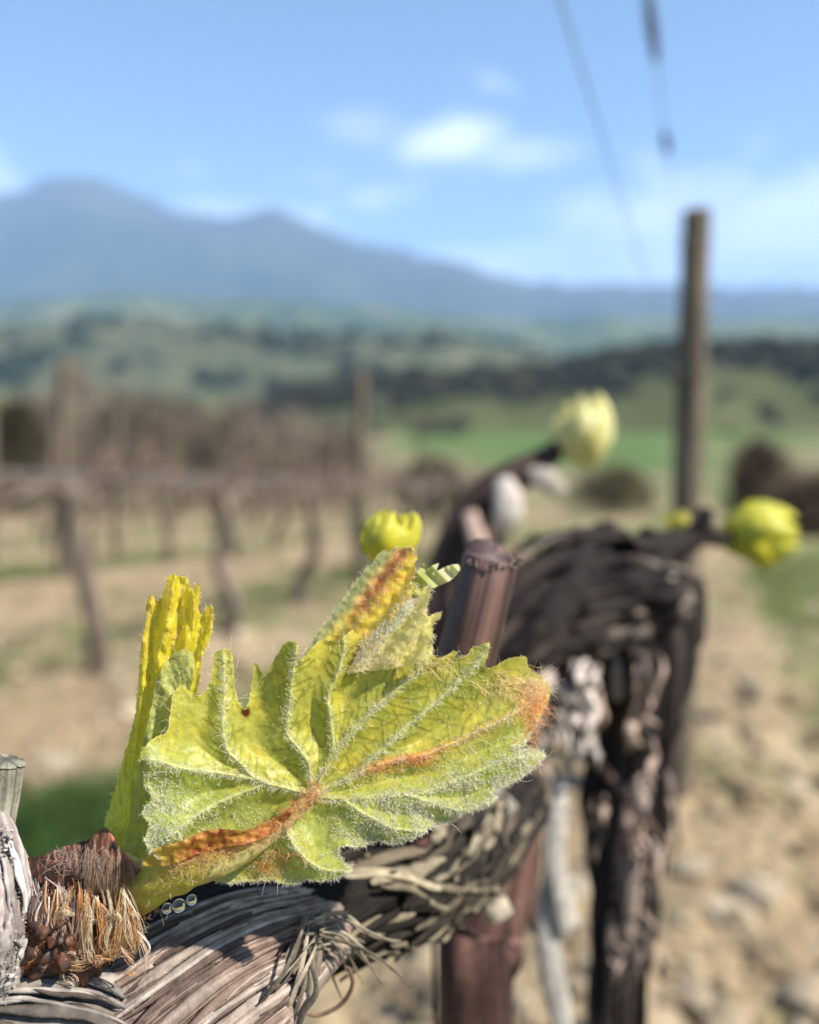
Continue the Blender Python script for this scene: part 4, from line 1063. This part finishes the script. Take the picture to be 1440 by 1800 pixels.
for k in range(16):                                                                # thicker fibres
    x = 75 + 160 * rng.uniform(); y = 1545 + 40 * rng.uniform()
    V, f_, S, TH = px_tube([(x, y, -1.6, 1.4), (x + rng.normal() * 8, y + 40, -2.0, 2.2), (x + rng.normal() * 12, y + 85, -1.4, 2.0), (x + rng.normal() * 18, y + 125, -.4, 1.0)], 24, 6, None, .6)
    mk('fibre', V, f_, M_hair, bud, np.tile(np.array(((.80, .64, .50), (.72, .44, .24), (.82, .76, .70))[k % 3]), (len(V), 1)))

# dew under the leaf stalk
for (x, y, r, lab) in ((294, 1597, 9.5, 'small dew drop under the leaf stalk, nearest to the brown bud'), (315, 1592, 12, 'largest dew drop under the leaf stalk, between two smaller ones'), (337, 1582, 9.5, 'small dew drop under the leaf stalk, nearest to the leaf')):
    p = PD(np.array(x), np.array(y), np.array(-.2))
    mk('dew_drop', ICO3 * r * FOCUS / F * np.array((1, 1, .93)) + p, [ICO3F], M_dew, label=lab, cat='dew drop', group='dew drops under the leaf stalk', loc=p)

# ------------------------------------------------------------------ opening buds on the vines behind
def bud_leaf(parent, name, px, py, d, wpx, hpx, seed, ang=0.0, cols=((.46, .45, .09), (.34, .39, .08)), nleaf=6, label=None):
    """a cluster of cupped young leaves round an axis; size in photo pixels at distance d"""
    g = np.random.RandomState(seed)
    c0 = P(np.array(px), np.array(py), np.array(d)); s = d / F
    bits = []
    for k in range(nleaf):
        a = k * 2.4 + g.uniform(-.3, .3)
        u = np.linspace(0, 1, 14)[:, None]; v = np.linspace(-1, 1, 11)[None]
        inner = k / nleaf
        wdt = np.sin(np.pi * np.clip(u * .92 + .05, 0, 1)) ** .8 * (1 + .22 * np.abs(np.sin(7 * u * np.pi + k)) * np.abs(v))
        spread = g.uniform(.02, .40) * (1 - .6 * inner)
        rr = .06 + (.20 + .20 * (1 - inner)) * np.sin(np.pi * np.clip(.10 + u * .80, 0, 1)) + spread * u ** 3 * .35
        th = a + v * wdt * (1.0 - .25 * inner)
        rr = rr * (1 + .16 * np.sin(v * 5 + k) * u)
        xx = rr * np.cos(th) * (1 + .12 * pn(u * 5 + k, v * 3, seed)); yy = rr * np.sin(th)
        zz = (u - .5) * (1.0 + .11 * g.normal()) - .22 * (v ** 2) * wdt * u - .25 * spread * u ** 4 + .05 * pn(u * 6, v * 6 + k, seed + 3)
        zz = zz + 0 * v
        lx = xx * wpx * 1.15; ly = yy * wpx * 1.15; lz = zz * hpx
        ca, sa = math.cos(ang), math.sin(ang)
        Xp = lx * ca + lz * sa; Zp = -lx * sa + lz * ca
        V = c0 + (Xp[..., None] * RGT + ly[..., None] * FWD + Zp[..., None] * UPV) * s
        cc = mixv(np.tile(np.asarray(cols[0], float), xx.shape + (1,)), cols[1], np.clip(.5 + .8 * pn(u * 3 + k, v * 2, seed + 1), 0, 1))
        bits.append((V.reshape(-1, 3), [grid_faces(14, 11, False)], cc.reshape(-1, 3)))
    b = None
    for k, (V, f, c) in enumerate(bits):
        if b is None:
            b = mk(name, V, f, M_young, parent, c, label=label)
        else:
            mk('young_leaf', V, f, M_young, b, c)
    return b
bud_leaf(vineA, 'bud', 682, 945, .158, 96, 98, 5, .25, ((.64, .57, .05), (.46, .46, .06)), 10, 'yellow bud just above the rolled leaf')
limb('twig', pxpath([(690, 985, .158, 10), (700, 1060, .157, 14), (715, 1200, .156, 20), (728, 1480, .154, 34)]), vineA, M_bark, 50, 16, 61, colkw=RED)

# ================================================================== second vine: dark head
tB = to_ground(pxpath([(1075, 1010, .315, 80), (1085, 1100, .31, 120), (1105, 1200, .305, 98), (1108, 1330, .302, 70), (1103, 1450, .30, 64), (1096, 1620, .298, 54), (1084, 1800, .297, 46)]), .016)
vineB = thing('grapevine', 'dark stout grapevine behind the leaf with a knobbly black head', 'grapevine', (tB[-1][0], tB[-1][1], float(ground_z(tB[-1][0], tB[-1][1]))), 'grapevines of the near row')
limb('trunk', tB, vineB, M_bark, 240, 110, 71, fr=2.6, fs=32, amp=.2, crack=.3, lump=.30, lf=.7, zs=.5, colkw=DARK)
headp = pxpath([(820, 1230, .262, 60), (880, 1150, .272, 92), (950, 1085, .285, 108), (1035, 1050, .30, 112), (1105, 1050, .312, 96), (1165, 1040, .32, 62), (1200, 1050, .325, 34)])
plates(headp, vineB, 46, 15, ((.018, .014, .013), (.035, .027, .023), (.009, .008, .007), (.12, .095, .08)), .13, .02, .055, -2.2, 2.2, 0, 0, 1, .10)
plates(tB, vineB, 60, 16, ((.022, .017, .015), (.07, .05, .043), (.010, .008, .007), (.19, .15, .13)), .16, .03, .09, -1.9, 1.9, 2, .05, .6, .08)
plates(stemA, vineA, 22, 17, ((.06, .03, .026), (.035, .02, .018), (.13, .075, .06)), .16, .03, .08, -1.9, 1.9, 0, .05, .6, .04)
limb('head', pxpath([(820, 1230, .262, 60), (880, 1150, .272, 92), (950, 1085, .285, 108), (1035, 1050, .30, 112), (1105, 1050, .312, 96), (1165, 1040, .32, 62), (1200, 1050, .325, 34)]), vineB, M_bark, 190, 140, 77, fr=2.2, fs=46, amp=.22, crack=.3, lump=.42, lf=.8, zs=1.1, colkw=DARK, label='black knobbly head')
limb('head', pxpath([(1210, 1010, .325, 26), (1200, 1070, .323, 40), (1180, 1150, .32, 42), (1168, 1230, .315, 30)]), vineB, M_bark, 80, 60, 78, fr=2.6, fs=40, amp=.2, crack=.3, lump=.45, lf=.9, zs=1.1, colkw=DARK)
limb('spur', pxpath([(1090, 985, .312, 44), (1150, 968, .316, 34), (1200, 955, .32, 25), (1235, 940, .322, 20), (1268, 948, .324, 14), (1296, 944, .326, 9)]), vineB, M_bark, 80, 40, 79, fr=2.2, fs=50, amp=.18, crack=.2, lump=.2, colkw=DARK, label='dark spur reaching to the yellow bud')
limb('spur', pxpath([(1222, 948, .321, 17), (1236, 922, .320, 16), (1240, 900, .320, 14), (1241, 893, .320, 12)]), vineB, M_bark, 40, 30, 80, fr=2, fs=50, colkw=DARK)
bud_leaf(vineB, 'bud', 1338, 935, .328, 112, 116, 9, 1.45, ((.66, .60, .07), (.46, .48, .07)), 12, 'bright yellow bud at the end of the dark spur')
bud_leaf(vineB, 'bud', 1188, 916, .33, 40, 44, 12, .2, ((.52, .47, .10), (.42, .38, .08)), 5)
limb('twig', pxpath([(1188, 930, .33, 8), (1180, 962, .322, 12)]), vineB, M_bark, 20, 12, 90, colkw=DARK)
bud_leaf(vineB, 'bud', 958, 978, .31, 42, 36, 14, .4, ((.5, .5, .05), (.4, .45, .05)), 5)
limb('twig', pxpath([(958, 988, .31, 7), (972, 1030, .30, 12)]), vineB, M_bark, 20, 12, 91, colkw=DARK)
def flake(rows, col, parent=vineB, seed=0, label=None):
    strip(rows, parent, col, .35, 40, seed=seed, label=label)
for k in range(60):                                          # pale flaking bark hanging below the head
    g_ = np.random.RandomState(700 + k)
    x0 = 925 + 120 * g_.uniform(); y0 = 1160 + 130 * g_.uniform() ** 1.2; ln = g_.uniform(35, 90); wd = g_.uniform(5, 15)
    flake([(x0, y0, .264, wd * .4), (x0 + 7 * g_.normal(), y0 + ln * .35, .258 + .004 * g_.normal(), wd), (x0 + 9 * g_.normal(), y0 + ln * .7, .257 + .004 * g_.normal(), wd * .9), (x0 + 12 * g_.normal(), y0 + ln, .26, wd * .3)], np.array((.46, .40, .36)) * g_.uniform(.35, 1.15), seed=k + 40)
for k in range(44):                                          # ragged flakes over head and trunk
    g_ = np.random.RandomState(800 + k)
    t = g_.uniform(); x0 = 1095 + 75 * g_.normal() * (1 - .45 * t); y0 = 1120 + 560 * t; ln = g_.uniform(30, 110); wd = g_.uniform(4, 10)
    flake([(x0, y0, .279 + .006 * g_.normal(), wd * .4), (x0 + 5 * g_.normal(), y0 + ln * .35, .276 + .004 * g_.normal(), wd), (x0 + 6 * g_.normal(), y0 + ln * .7, .276 + .004 * g_.normal(), wd * .9), (x0 + 8 * g_.normal(), y0 + ln, .279, wd * .3)], np.array((.22, .165, .135)) * g_.uniform(.25, 1.7), seed=k + 140)
for (rows, col) in (
        ([(985, 1370, .262, 10), (982, 1430, .258, 17), (976, 1500, .257, 20), (984, 1570, .257, 17), (994, 1640, .258, 12)], (.58, .53, .47)),
        ([(968, 1520, .262, 10), (960, 1600, .26, 18), (968, 1690, .26, 22), (985, 1780, .262, 22), (1000, 1850, .262, 16)], (.52, .48, .43)),
        ([(1005, 1540, .262, 8), (1000, 1600, .261, 13), (1012, 1630, .26, 10)], (.60, .54, .47)),
        ([(930, 1400, .26, 9), (938, 1480, .258, 16), (932, 1560, .258, 14), (940, 1640, .26, 9)], (.20, .12, .09)),
        ([(1180, 1010, .305, 10), (1170, 1035, .303, 20), (1160, 1058, .304, 12)], (.66, .60, .55)),
        ([(1152, 1090, .300, 8), (1158, 1110, .299, 15), (1160, 1130, .3, 8)], (.62, .54, .48)),
        ([(1108, 1060, .29, 7), (1112, 1072, .289, 13), (1116, 1084, .29, 7)], (.5, .48, .45)),
        ([(1085, 1140, .285, 9), (1090, 1180, .283, 18), (1086, 1230, .284, 12)], (.44, .37, .31)),
        ([(1050, 1340, .284, 6), (1090, 1385, .281, 8), (1135, 1440, .283, 8), (1165, 1480, .288, 5)], (.17, .11, .09)),
        ([(1132, 1330, .288, 8), (1128, 1390, .286, 15), (1124, 1450, .287, 10)], (.55, .44, .38)),
        ([(1120, 1500, .286, 8), (1112, 1580, .284, 14), (1104, 1660, .284, 12), (1098, 1740, .285, 8)], (.40, .32, .26)),
        ([(1165, 1290, .30, 6), (1168, 1370, .299, 9), (1160, 1450, .298, 9), (1148, 1540, .296, 6)], (.36, .17, .13))):
    flake(rows, np.array(col) * .6, seed=int(rows[0][0]))
for k, (x0, y0, dx, dy, r0) in enumerate(((985, 985, -14, -34, 20), (1062, 952, 6, -26, 24), (1128, 962, 16, -30, 17), (915, 1060, -22, -22, 18), (1030, 1120, -10, 16, 26), (1150, 1085, 18, 10, 22))):
    d_ = .272 + .0003 * (x0 - 900) * .6     # knots and old pruning scars on the head
    limb('knot', pxpath([(x0 - dx * .5, y0 - dy * .5, d_ + .012, r0 * 1.3), (x0, y0, d_ + .004, r0 * 1.1), (x0 + dx, y0 + dy, d_, r0 * .85)]), vineB, M_bark, 36, 36, 300 + k, fr=2.2, fs=60, amp=.25, crack=.3, lump=.4, lf=.8, zs=1.0, colkw=DARK)
# teal tie caught on the trunk
V, f_, S, TH = tube(pxpath([(1146, 1168, .296, 7), (1156, 1178, .293, 9), (1164, 1172, .293, 9), (1168, 1160, .296, 7)]), 30, 10, None, .5)
mk('plant_tie', V, f_, mat_attr('teal_tie', .5, .4, attr=False, color=(.30, .62, .55)), label='little pale teal tie on the dark vine trunk', cat='tie', loc=V.mean(0))

# ================================================================== third vine, farther along the row
tC = to_ground(pxpath([(985, 782, .448, 15), (950, 812, .45, 24), (905, 838, .452, 30), (858, 878, .455, 40), (822, 945, .458, 52), (800, 1030, .46, 56), (800, 1150, .46, 54)]), .018, 4)
vineC = thing('grapevine', 'blurred grapevine whose bent arm ends in a pale fat bud', 'grapevine', (tC[-1][0], tC[-1][1], float(ground_z(tC[-1][0], tC[-1][1]))), 'grapevines of the near row')
limb('trunk', tC, vineC, M_bark, 200, 60, 101, fr=2.4, fs=30, amp=.22, crack=.25, lump=.25, colkw=dict(pale=(.15, .10, .09), brown=(.04, .026, .023), dark=(.012, .009, .008), palef=.3))
bud_leaf(vineC, 'bud', 1024, 757, .446, 98, 122, 21, .05, ((.76, .70, .48), (.52, .52, .14)), 12, 'fat bud with a pale top')
strip([(884, 840, .438, 14), (893, 872, .436, 27), (892, 905, .436, 26), (884, 935, .438, 12)], vineC, (.44, .39, .35), .4, 40, seed=61, label='pale patch of peeling bark')
strip([(930, 830, .442, 12), (965, 845, .44, 24), (990, 868, .442, 12)], vineC, (.36, .31, .26), .4, 40, seed=62)
strip([(826, 900, .44, 12), (840, 950, .438, 18), (845, 985, .44, 12)], vineC, (.45, .32, .27), .4, 40, seed=63)

# ------------------------------------------------------------------ post of this row and its wires
def make_post(name, base, top, r, label, group, cross='round', seed=0):
    t = thing(name, label, 'post', base, group)
    b = np.array(base, float); b0 = b - np.array((0, 0, .06)); tp = np.array(top, float)
    path = np.vstack([[*(b0 + (tp - b0) * k), r * (1.0 - .12 * k)] for k in np.linspace(0, 1, 9)])
    V, f_, S, TH = tube(path, 70, 24, lambda S, TH, c, r: .05 * pn(np.cos(TH) * 3 + seed, np.sin(TH) * 3, S * 1.2) + .05 * pn(np.cos(TH) * 7, np.sin(TH) * 7, S * .8 + seed) + .03 * np.cos(4 * TH), caps=(True, True), cap_bulge=.12)
    c = np.tile((.115, .092, .067), (len(V), 1)) * (1 + .3 * fbm(V[:, 0] * 60, V[:, 1] * 60, V[:, 2] * 4 + seed, 3))[:, None]
    c = mixv(c, (.05, .042, .032), sstep(.1, .5, fbm(V[:, 0] * 30, V[:, 1] * 30, V[:, 2] * 3 + 4, 3)) * .6)
    mk('shaft', V, f_, M_post, t, c)
    return t
postp = P(np.array(1226), np.array(372), np.array(1.82)); pb = G(1188, 1430)
pb[2] = float(ground_z(pb[0], pb[1]))
post = make_post('vineyard_post', pb, postp, .036, 'tall weathered wooden post standing close behind the dark vine', 'vineyard posts', seed=3)
def staple(parent, p):
    V, f_, _, _ = tube(np.array([[*(p + (-.014, -.002, -.01)), .002], [*(p + (-.004, -.012, -.004)), .002], [*(p + (.008, -.012, .004)), .002], [*(p + (.014, -.002, .01)), .002]]), 16, 6)
    mk('staple', V, f_, M_wire, parent)
def wire(pts, r, label, sag=0.0, name='trellis_wire'):
    a, b = np.array(pts[0]), np.array(pts[1])
    t = np.linspace(0, 1, 30)[:, None]
    p = a + (b - a) * t; p[:, 2] -= sag * 4 * (t * (1 - t))[:, 0]
    V, f_, _, _ = tube(np.hstack([p, np.full((30, 1), r)]), 60, 8)
    return mk(name, V, f_, M_wire, label=label, cat='wire', group='trellis wires', loc=p[0])
axp = (postp - pb); 
def on_post(py): 
    t = np.interp(py, [372, 1430], [1, 0]); return pb + axp * t
d3 = np.array((.374, .990, -.144)); d3 /= np.linalg.norm(d3)
wa = on_post(425) + np.array((-.043, -.01, 0)); wb = on_post(650) + np.array((-.043, -.01, 0))
wire((wa + d3 * 6, wa - d3 * 3.0), .0010, 'upper trellis wire running from the near post over the vine')
wire((wb + d3 * 6, wb - d3 * 3.0), .0007, 'lower trellis wire rising left of the near post')
staple(post, wa + np.array((.01, 0, 0))); staple(post, wb + np.array((.01, 0, 0)))
# dried tendril and a knot wound on the upper wire
def on_wire(w0, py):
    best = None
    for s in np.linspace(0, 2.2, 900):
        p = w0 - d3 * s; v_ = p - CAM; dd = v_ @ FWD
        if dd < .02: break
        yy = 900 - F * (v_ @ UPV) / dd
        if best is None or abs(yy - py) < best[0]: best = (abs(yy - py), p, dd, s)
    return best[1], best[3]
def tendril(py0, py1, r, wid, turns, label, seed):
    _, s0 = on_wire(wa, py0); _, s1 = on_wire(wa, py1)
    t = np.linspace(0, 1, 16 * turns)
    a = np.array((0.93, -.36, 0)); b = np.cross(d3, a)
    g = np.random.RandomState(seed)
    ww = wid * (.5 + .7 * np.abs(pn(t * 5, seed, 0)) + .4 * np.sin(np.pi * t))
    p = wa - d3 * (s0 + (s1 - s0) * t)[:, None] + ww[:, None] * (np.cos(t * turns * 6.28)[:, None] * a + np.sin(t * turns * 6.28)[:, None] * b)
    V, f_, S, TH = tube(np.hstack([p, np.full((len(p), 1), r)]), len(p) * 2, 7)
    c = np.tile((.07, .05, .04), (len(V), 1))
    mk('dry_tendril', V, f_, M_twig, col=c, label=label, cat='tendril', group='dry tendrils on the upper wire', loc=p[0])
tendril(-30, 108, .0022, .0040, 12, 'long dark dry tendril wound round the wire near the top edge', 2)
tendril(232, 268, .0022, .0045, 5, 'small dry tendril knot on the wire above the post', 5)

# ------------------------------------------------------------------ vines of the rows behind
def make_bg_vine(seed, name='grapevine'):
    g = np.random.RandomState(seed)
    t = bpy.data.objects.new(name, None); COL.objects.link(t); t.empty_display_size = .05
    lean = g.uniform(-.06, .10)
    hgt = .72 + g.uniform(-.08, .08)
    kw = dict(pale=(.20, .165, .135), brown=(.075, .055, .043), dark=(.025, .018, .015), palef=.4)
    tp = np.array([[0, 0, -.05, .046], [.03 * g.normal(), lean * .3, .15, .040], [.03 * g.normal(), lean * .5, .35, .034], [.03 * g.normal(), lean * .9, .58, .036], [0, lean, hgt, .046], [0, lean, hgt + .04, .02]])
    limb('trunk', tp, t, M_barkfar, 40, 14, seed, fr=1.8, fs=10, amp=.25, crack=.2, lump=.3, colkw=kw)
    for sd in (-1, 1):
        ln = g.uniform(.36, .5)
        ap = np.array([[0, lean, hgt - .02, .028], [g.normal() * .01, lean + sd * .12, hgt + .03, .020], [g.normal() * .02, lean + sd * ln * .6, hgt + .03 + g.normal() * .03, .015], [g.normal() * .02, lean + sd * ln, hgt + .03 + g.normal() * .04, .010]])
        arm = limb('arm', ap, t, M_barkfar, 26, 10, seed + sd, fr=1.8, fs=14, amp=.25, crack=.2, lump=.3, colkw=kw)
        for k in range(5):
            y = lean + sd * ln * (.15 + .2 * k)
            sp = np.array([[0, y, hgt + .03, .012], [g.normal() * .02, y + g.normal() * .02, hgt + .08, .009], [g.normal() * .05, y + g.normal() * .06, hgt + .11 + g.uniform(0, .12) * g.uniform(0, 1.6), .006]])
            V, f_, _, _ = tube(sp, 8, 6)
            mk('spur', V, f_, M_barkfar, arm, np.tile((.16, .11, .085), (len(V), 1)))
    return t
def copy_tree(o, parent=None):
    c = o.copy(); COL.objects.link(c)
    if parent: c.parent = parent
    for ch in list(o.children): copy_tree(ch, c)
    return c
protos = [make_bg_vine(200 + k) for k in range(5)]
used = [False] * 5
HEAD = math.atan2(-UROW[0], UROW[1])
def place_vine(x, y, k, label, group):
    o = protos[k] if not used[k] else copy_tree(protos[k])
    used[k] = True
    o.location = (x, y, float(ground_z(x, y)) + float(soil_h(np.array(x), np.array(y))) - .01)
    o.rotation_euler = (0, 0, HEAD + random.uniform(-.1, .1))
    s = random.uniform(.94, 1.08); o.scale = (s, s, s)
    o['label'] = label; o['category'] = 'grapevine'; o['group'] = group
ORD = ['first', 'second', 'third', 'fourth', 'fifth', 'sixth', 'seventh', 'eighth', 'ninth', 'tenth', 'eleventh', 'twelfth', 'thirteenth', 'fourteenth', 'fifteenth', 'sixteenth']
ROWNAME = {1: 'the nearest row behind the leaf', 2: 'the second row behind the leaf', 3: 'the third row behind the leaf', 4: 'the fourth row behind the leaf', -1: 'the row right of the post'}
def row_point(q, s): return NROW * q + UROW * s
def in_view(x, y, m=140):
    p = np.array((x, y, float(ground_z(x, y)) + .4)) - CAM; d = p @ FWD
    if d < .3: return None
    px = 720 + F * (p @ RGT) / d
    return px if -m < px < 1440 + m else None
b0 = G(168, 1200); s1 = b0[:2] @ UROW
b1 = G(394, 1130); gap = (b1[:2] @ UROW) - s1
specs = [(1, b0[:2] @ NROW, s1, max(.7, gap), 9), (2, 4.55, None, .98, 11), (3, 6.9, None, 1.05, 11), (4, 9.3, None, 1.1, 11)]
for (rn, q, s0, gp, cnt) in specs:
    if s0 is None:
        s0 = 0.3
        while in_view(*row_point(q, s0), 60) is None: s0 += .1
    s = s0 - (gp if rn == 1 else 0); done = 0; k = 0
    while done < cnt and s < 40:
        x, y = row_point(q, s)
        if in_view(x, y) is not None:
            kk = (done * 2 + rn) % 5
            txt = ['thin bent trunk', 'slightly leaning trunk', 'dark stocky trunk', 'slender trunk', 'crooked trunk'][kk]
            place_vine(x, y, kk, f'{ORD[done]} bare grapevine from the left in {ROWNAME[rn]}, {txt}', 'grapevines of the rows behind')
            done += 1
        s += gp
for i, s in enumerate((11, 12.2, 13.4, 14.6, 15.8, 17)):
    x, y = row_point(-2.35, s)
    if in_view(x, y, 40) is not None:
        place_vine(x, y, i % 5, f'bare grapevine far along the row right of the post, {ORD[i]} from the near end', 'grapevines of the rows behind')
# posts of the rows behind
def post_at(px, pybase, pytop, r, label, seed):
    b = G(px, pybase); v_ = b - CAM; d = v_ @ FWD
    tp = P(np.array(px + 3.), np.array(pytop), np.array(d)); b[2] = float(ground_z(b[0], b[1]))
    make_post('vineyard_post', b, tp, r, label, 'vineyard posts', seed=seed)
post_at(112, 1030, 632, .055, 'pale wooden post at the left end of the second row behind', 11)
post_at(632, 1000, 655, .055, 'slim wooden post behind the rolled leaf and yellow bud', 12)
post_at(-20, 1010, 690, .05, 'wooden post cut by the left edge of the photo', 14)
post_at(455, 935, 745, .05, 'short looking far post behind the upright yellow leaf', 13)
post_at(205, 985, 700, .04, 'slim grey post right of the pale left post', 16)
post_at(300, 965, 730, .04, 'thin grey post left of the upright yellow leaf tip', 17)
post_at(545, 950, 720, .04, 'thin post between the two leaf tips', 18)
post_at(735, 940, 735, .035, 'thin post right of the rolled leaf tip', 19)
for rn, q, zz in ((1, specs[0][1], .80), (2, 4.55, .80), (3, 6.9, .8)):
    a = row_point(q, -1); b = row_point(q, 30)
    wire(((a[0], a[1], float(ground_z(*a)) + zz), (b[0], b[1], float(ground_z(*b)) + zz)), .004, f'low wire carrying the vine arms of {ROWNAME[rn]}')

# ------------------------------------------------------------------ brown thicket beyond the vineyard, and bushes
def twig_mass(n_, w, h, dep, col, seed, size=.5):
    g = np.random.RandomState(seed)
    th = g.uniform(0, 6.28, n_); rr = np.sqrt(g.uniform(0, 1, n_)); zz = g.uniform(0, 1, n_) ** .7
    env = (1 - zz ** 3) ** .6 * (1 + .25 * np.sin(th * 3 + seed))
    p = np.stack([np.cos(th) * rr * w * env, np.sin(th) * rr * dep * env, zz * h], 1)
    d = np.stack([np.cos(th) * .5, np.sin(th) * .5, np.ones(n_)], 1) + g.normal(size=(n_, 3)) * .6
    return hairs(p, d, g.uniform(.4, 1.2, n_) * size, g.uniform(.012, .03, n_) * size * 2, .4, 4, np.asarray(col) * g.uniform(.6, 1.4, (n_, 1)))
def shrub(x, y, w, h, col, label, seed, n_=900, group=None, size=.5, name='bush'):
    z = float(ground_z(x, y))
    t = thing(name, label, 'bush', (x, y, z), group)
    V, f_, c_ = twig_mass(n_, w, h, w * .8, col, seed, size)
    mk('crown', V + np.array((x, y, z)), f_, M_twig, t, c_)
    for k in range(3):
        a = k * 2.1 + seed
        V, f_, _, _ = tube(np.array([[x, y, z - .1, .06], [x + .15 * w * math.cos(a), y + .15 * w * math.sin(a), z + h * .3, .045], [x + .4 * w * math.cos(a), y + .4 * w * math.sin(a), z + h * .7, .02]]), 14, 7)
        mk('stem', V, f_, M_twig, t, np.tile((.12, .09, .07), (len(V), 1)))
BRN = (.17, .115, .075)
bits = []
for i in range(26):                      # one long tangled mass
    px = -60 + i * 27
    d = 26 + 5 * math.sin(i * 1.7) + 3 * random.uniform(-1, 1)
    top = np.interp(px, [-60, 60, 150, 300, 420, 560, 680], [715, 690, 668, 690, 715, 752, 800]) + random.uniform(-8, 8)
    p = P(np.array(px), np.array(top), np.array(d)); z = float(ground_z(p[0], p[1]))
    h = max(.6, p[2] - z)
    V, f_, c_ = twig_mass(360, 1.1, h * random.uniform(.75, 1.1), 1.0, np.array((.20, .16, .128)) * random.uniform(.6, 1.35), i, .6)
    bits.append((V + np.array((p[0], p[1], z)), f_, c_))
V, f_, c_ = join(bits)
mk('thicket', V, f_, M_twig, col=c_, kind='stuff', label='long brown leafless thicket beyond the rows')
for (px, pyt, d, w, col, lab) in ((1338, 795, 16, .55, (.13, .095, .07), 'round brown bush above the bright yellow bud'),
                                  (1425, 870, 12, .5, (.16, .12, .085), 'brown bush at the edge right of the yellow bud'),
                                  (760, 822, 20, .9, (.06, .06, .035), 'dark low bush between the thin post and the bent vine'),
                                  (1085, 835, 22, 1.2, (.15, .13, .075), 'dull olive bush left of the tall post'),
                                  (20, 718, 21, .9, (.055, .05, .03), 'dark bush at the left edge beyond the rows')):
    p = P(np.array(px), np.array(pyt), np.array(d)); z = float(ground_z(p[0], p[1]))
    shrub(float(p[0]), float(p[1]), w, max(.5, float(p[2] - z)), col, lab, int(px) % 97, 1300, 'bushes beyond the vines', .45)

# ------------------------------------------------------------------ clods, grass
n_ = 5200
rr = .55 + 5.5 * rng.uniform(0, 1, n_) ** 1.7; aa = np.radians(rng.uniform(-34, 36, n_))
x = rr * np.sin(aa); y = rr * np.cos(aa)
k = rng.uniform(size=n_) > green_mask(x, y) * .8
x, y, rr = x[k], y[k], rr[k]
s_ = np.clip(rng.lognormal(-4.85, .75, len(x)), .003, .05)
z = ground_z(x, y) + soil_h(x, y) + s_ * .25
V, f_, c_ = scatter_blobs(np.stack([x, y, z], 1), s_, ICO1, ICO1F, mixv(np.tile((.26, .195, .12), (len(x), 1)), (.36, .31, .23), rng.uniform(0, 1, len(x)) ** 3) * rng.uniform(.7, 1.15, (len(x), 1)), .75, .7)
mk('soil_clods', V, f_, M_clod, col=c_, smooth=False, kind='stuff', label='crumbly clods and small stones of dry soil')
def grass_field(name, label, n_, r0, r1, a0, a1, lmin, lmax, green, dry, pd):
    rr = np.sqrt(rng.uniform(r0 ** 2, r1 ** 2, n_)); aa = np.radians(rng.uniform(a0, a1, n_))
    x = rr * np.sin(aa); y = rr * np.cos(aa)
    k = rng.uniform(size=n_) < green_mask(x, y)
    x, y = x[k], y[k]; n2_ = len(x)
    p = np.stack([x, y, ground_z(x, y) + soil_h(x, y) - .003], 1)
    d = rng.normal(size=(n2_, 3)) * .45; d[:, 2] = 1
    isd = rng.uniform(size=n2_) < pd
    c = np.where(isd[:, None], np.asarray(dry), np.asarray(green)) * rng.uniform(.6, 1.3, (n2_, 1))
    V, f_, c_ = hairs(p, d, rng.uniform(lmin, lmax, n2_), rng.uniform(.0012, .0028, n2_), .25, 4, c)
    mk(name, V, f_, M_grass, col=c_, kind='stuff', label=label)
grass_field('grass', 'short green and dry grass between the vine rows', 40000, 1.0, 9, -36, 36, .03, .09, (.085, .16, .03), (.34, .28, .13), .4)
gp = G(105, 1480); n_ = 4200
x = gp[0] + rng.normal(size=n_) * .19; y = gp[1] + rng.normal(size=n_) * .11
d = rng.normal(size=(n_, 3)) * .5; d[:, 2] = 1
V, f_, c_ = hairs(np.stack([x, y, ground_z(x, y) + soil_h(x, y) - .003], 1), d, rng.uniform(.04, .10, n_), rng.uniform(.0015, .0035, n_), .3, 4, mixv(np.tile((.045, .13, .035), (n_, 1)), (.16, .19, .06), rng.uniform(0, 1, n_) ** 2) * rng.uniform(.5, 1.4, (n_, 1)))
mk('grass', V, f_, M_grass, col=c_, kind='stuff', label='lush dark green grass clump low behind the left stub')

n_ = 420                                  # prunings and straw lying on the soil
x = rng.uniform(-1.6, 2.6, n_); y = rng.uniform(.9, 5.5, n_)
d = rng.normal(size=(n_, 3)); d[:, 2] *= .12
V, f_, c_ = hairs(np.stack([x, y, ground_z(x, y) + soil_h(x, y) + .008], 1), d, rng.uniform(.05, .22, n_), rng.uniform(.0012, .004, n_), .15, 5, np.array((.20, .14, .09)) * rng.uniform(.5, 1.6, (n_, 1)))
mk('prunings', V, f_, M_twig, col=c_, kind='stuff', label='scattered prunings and straw on the dry soil')
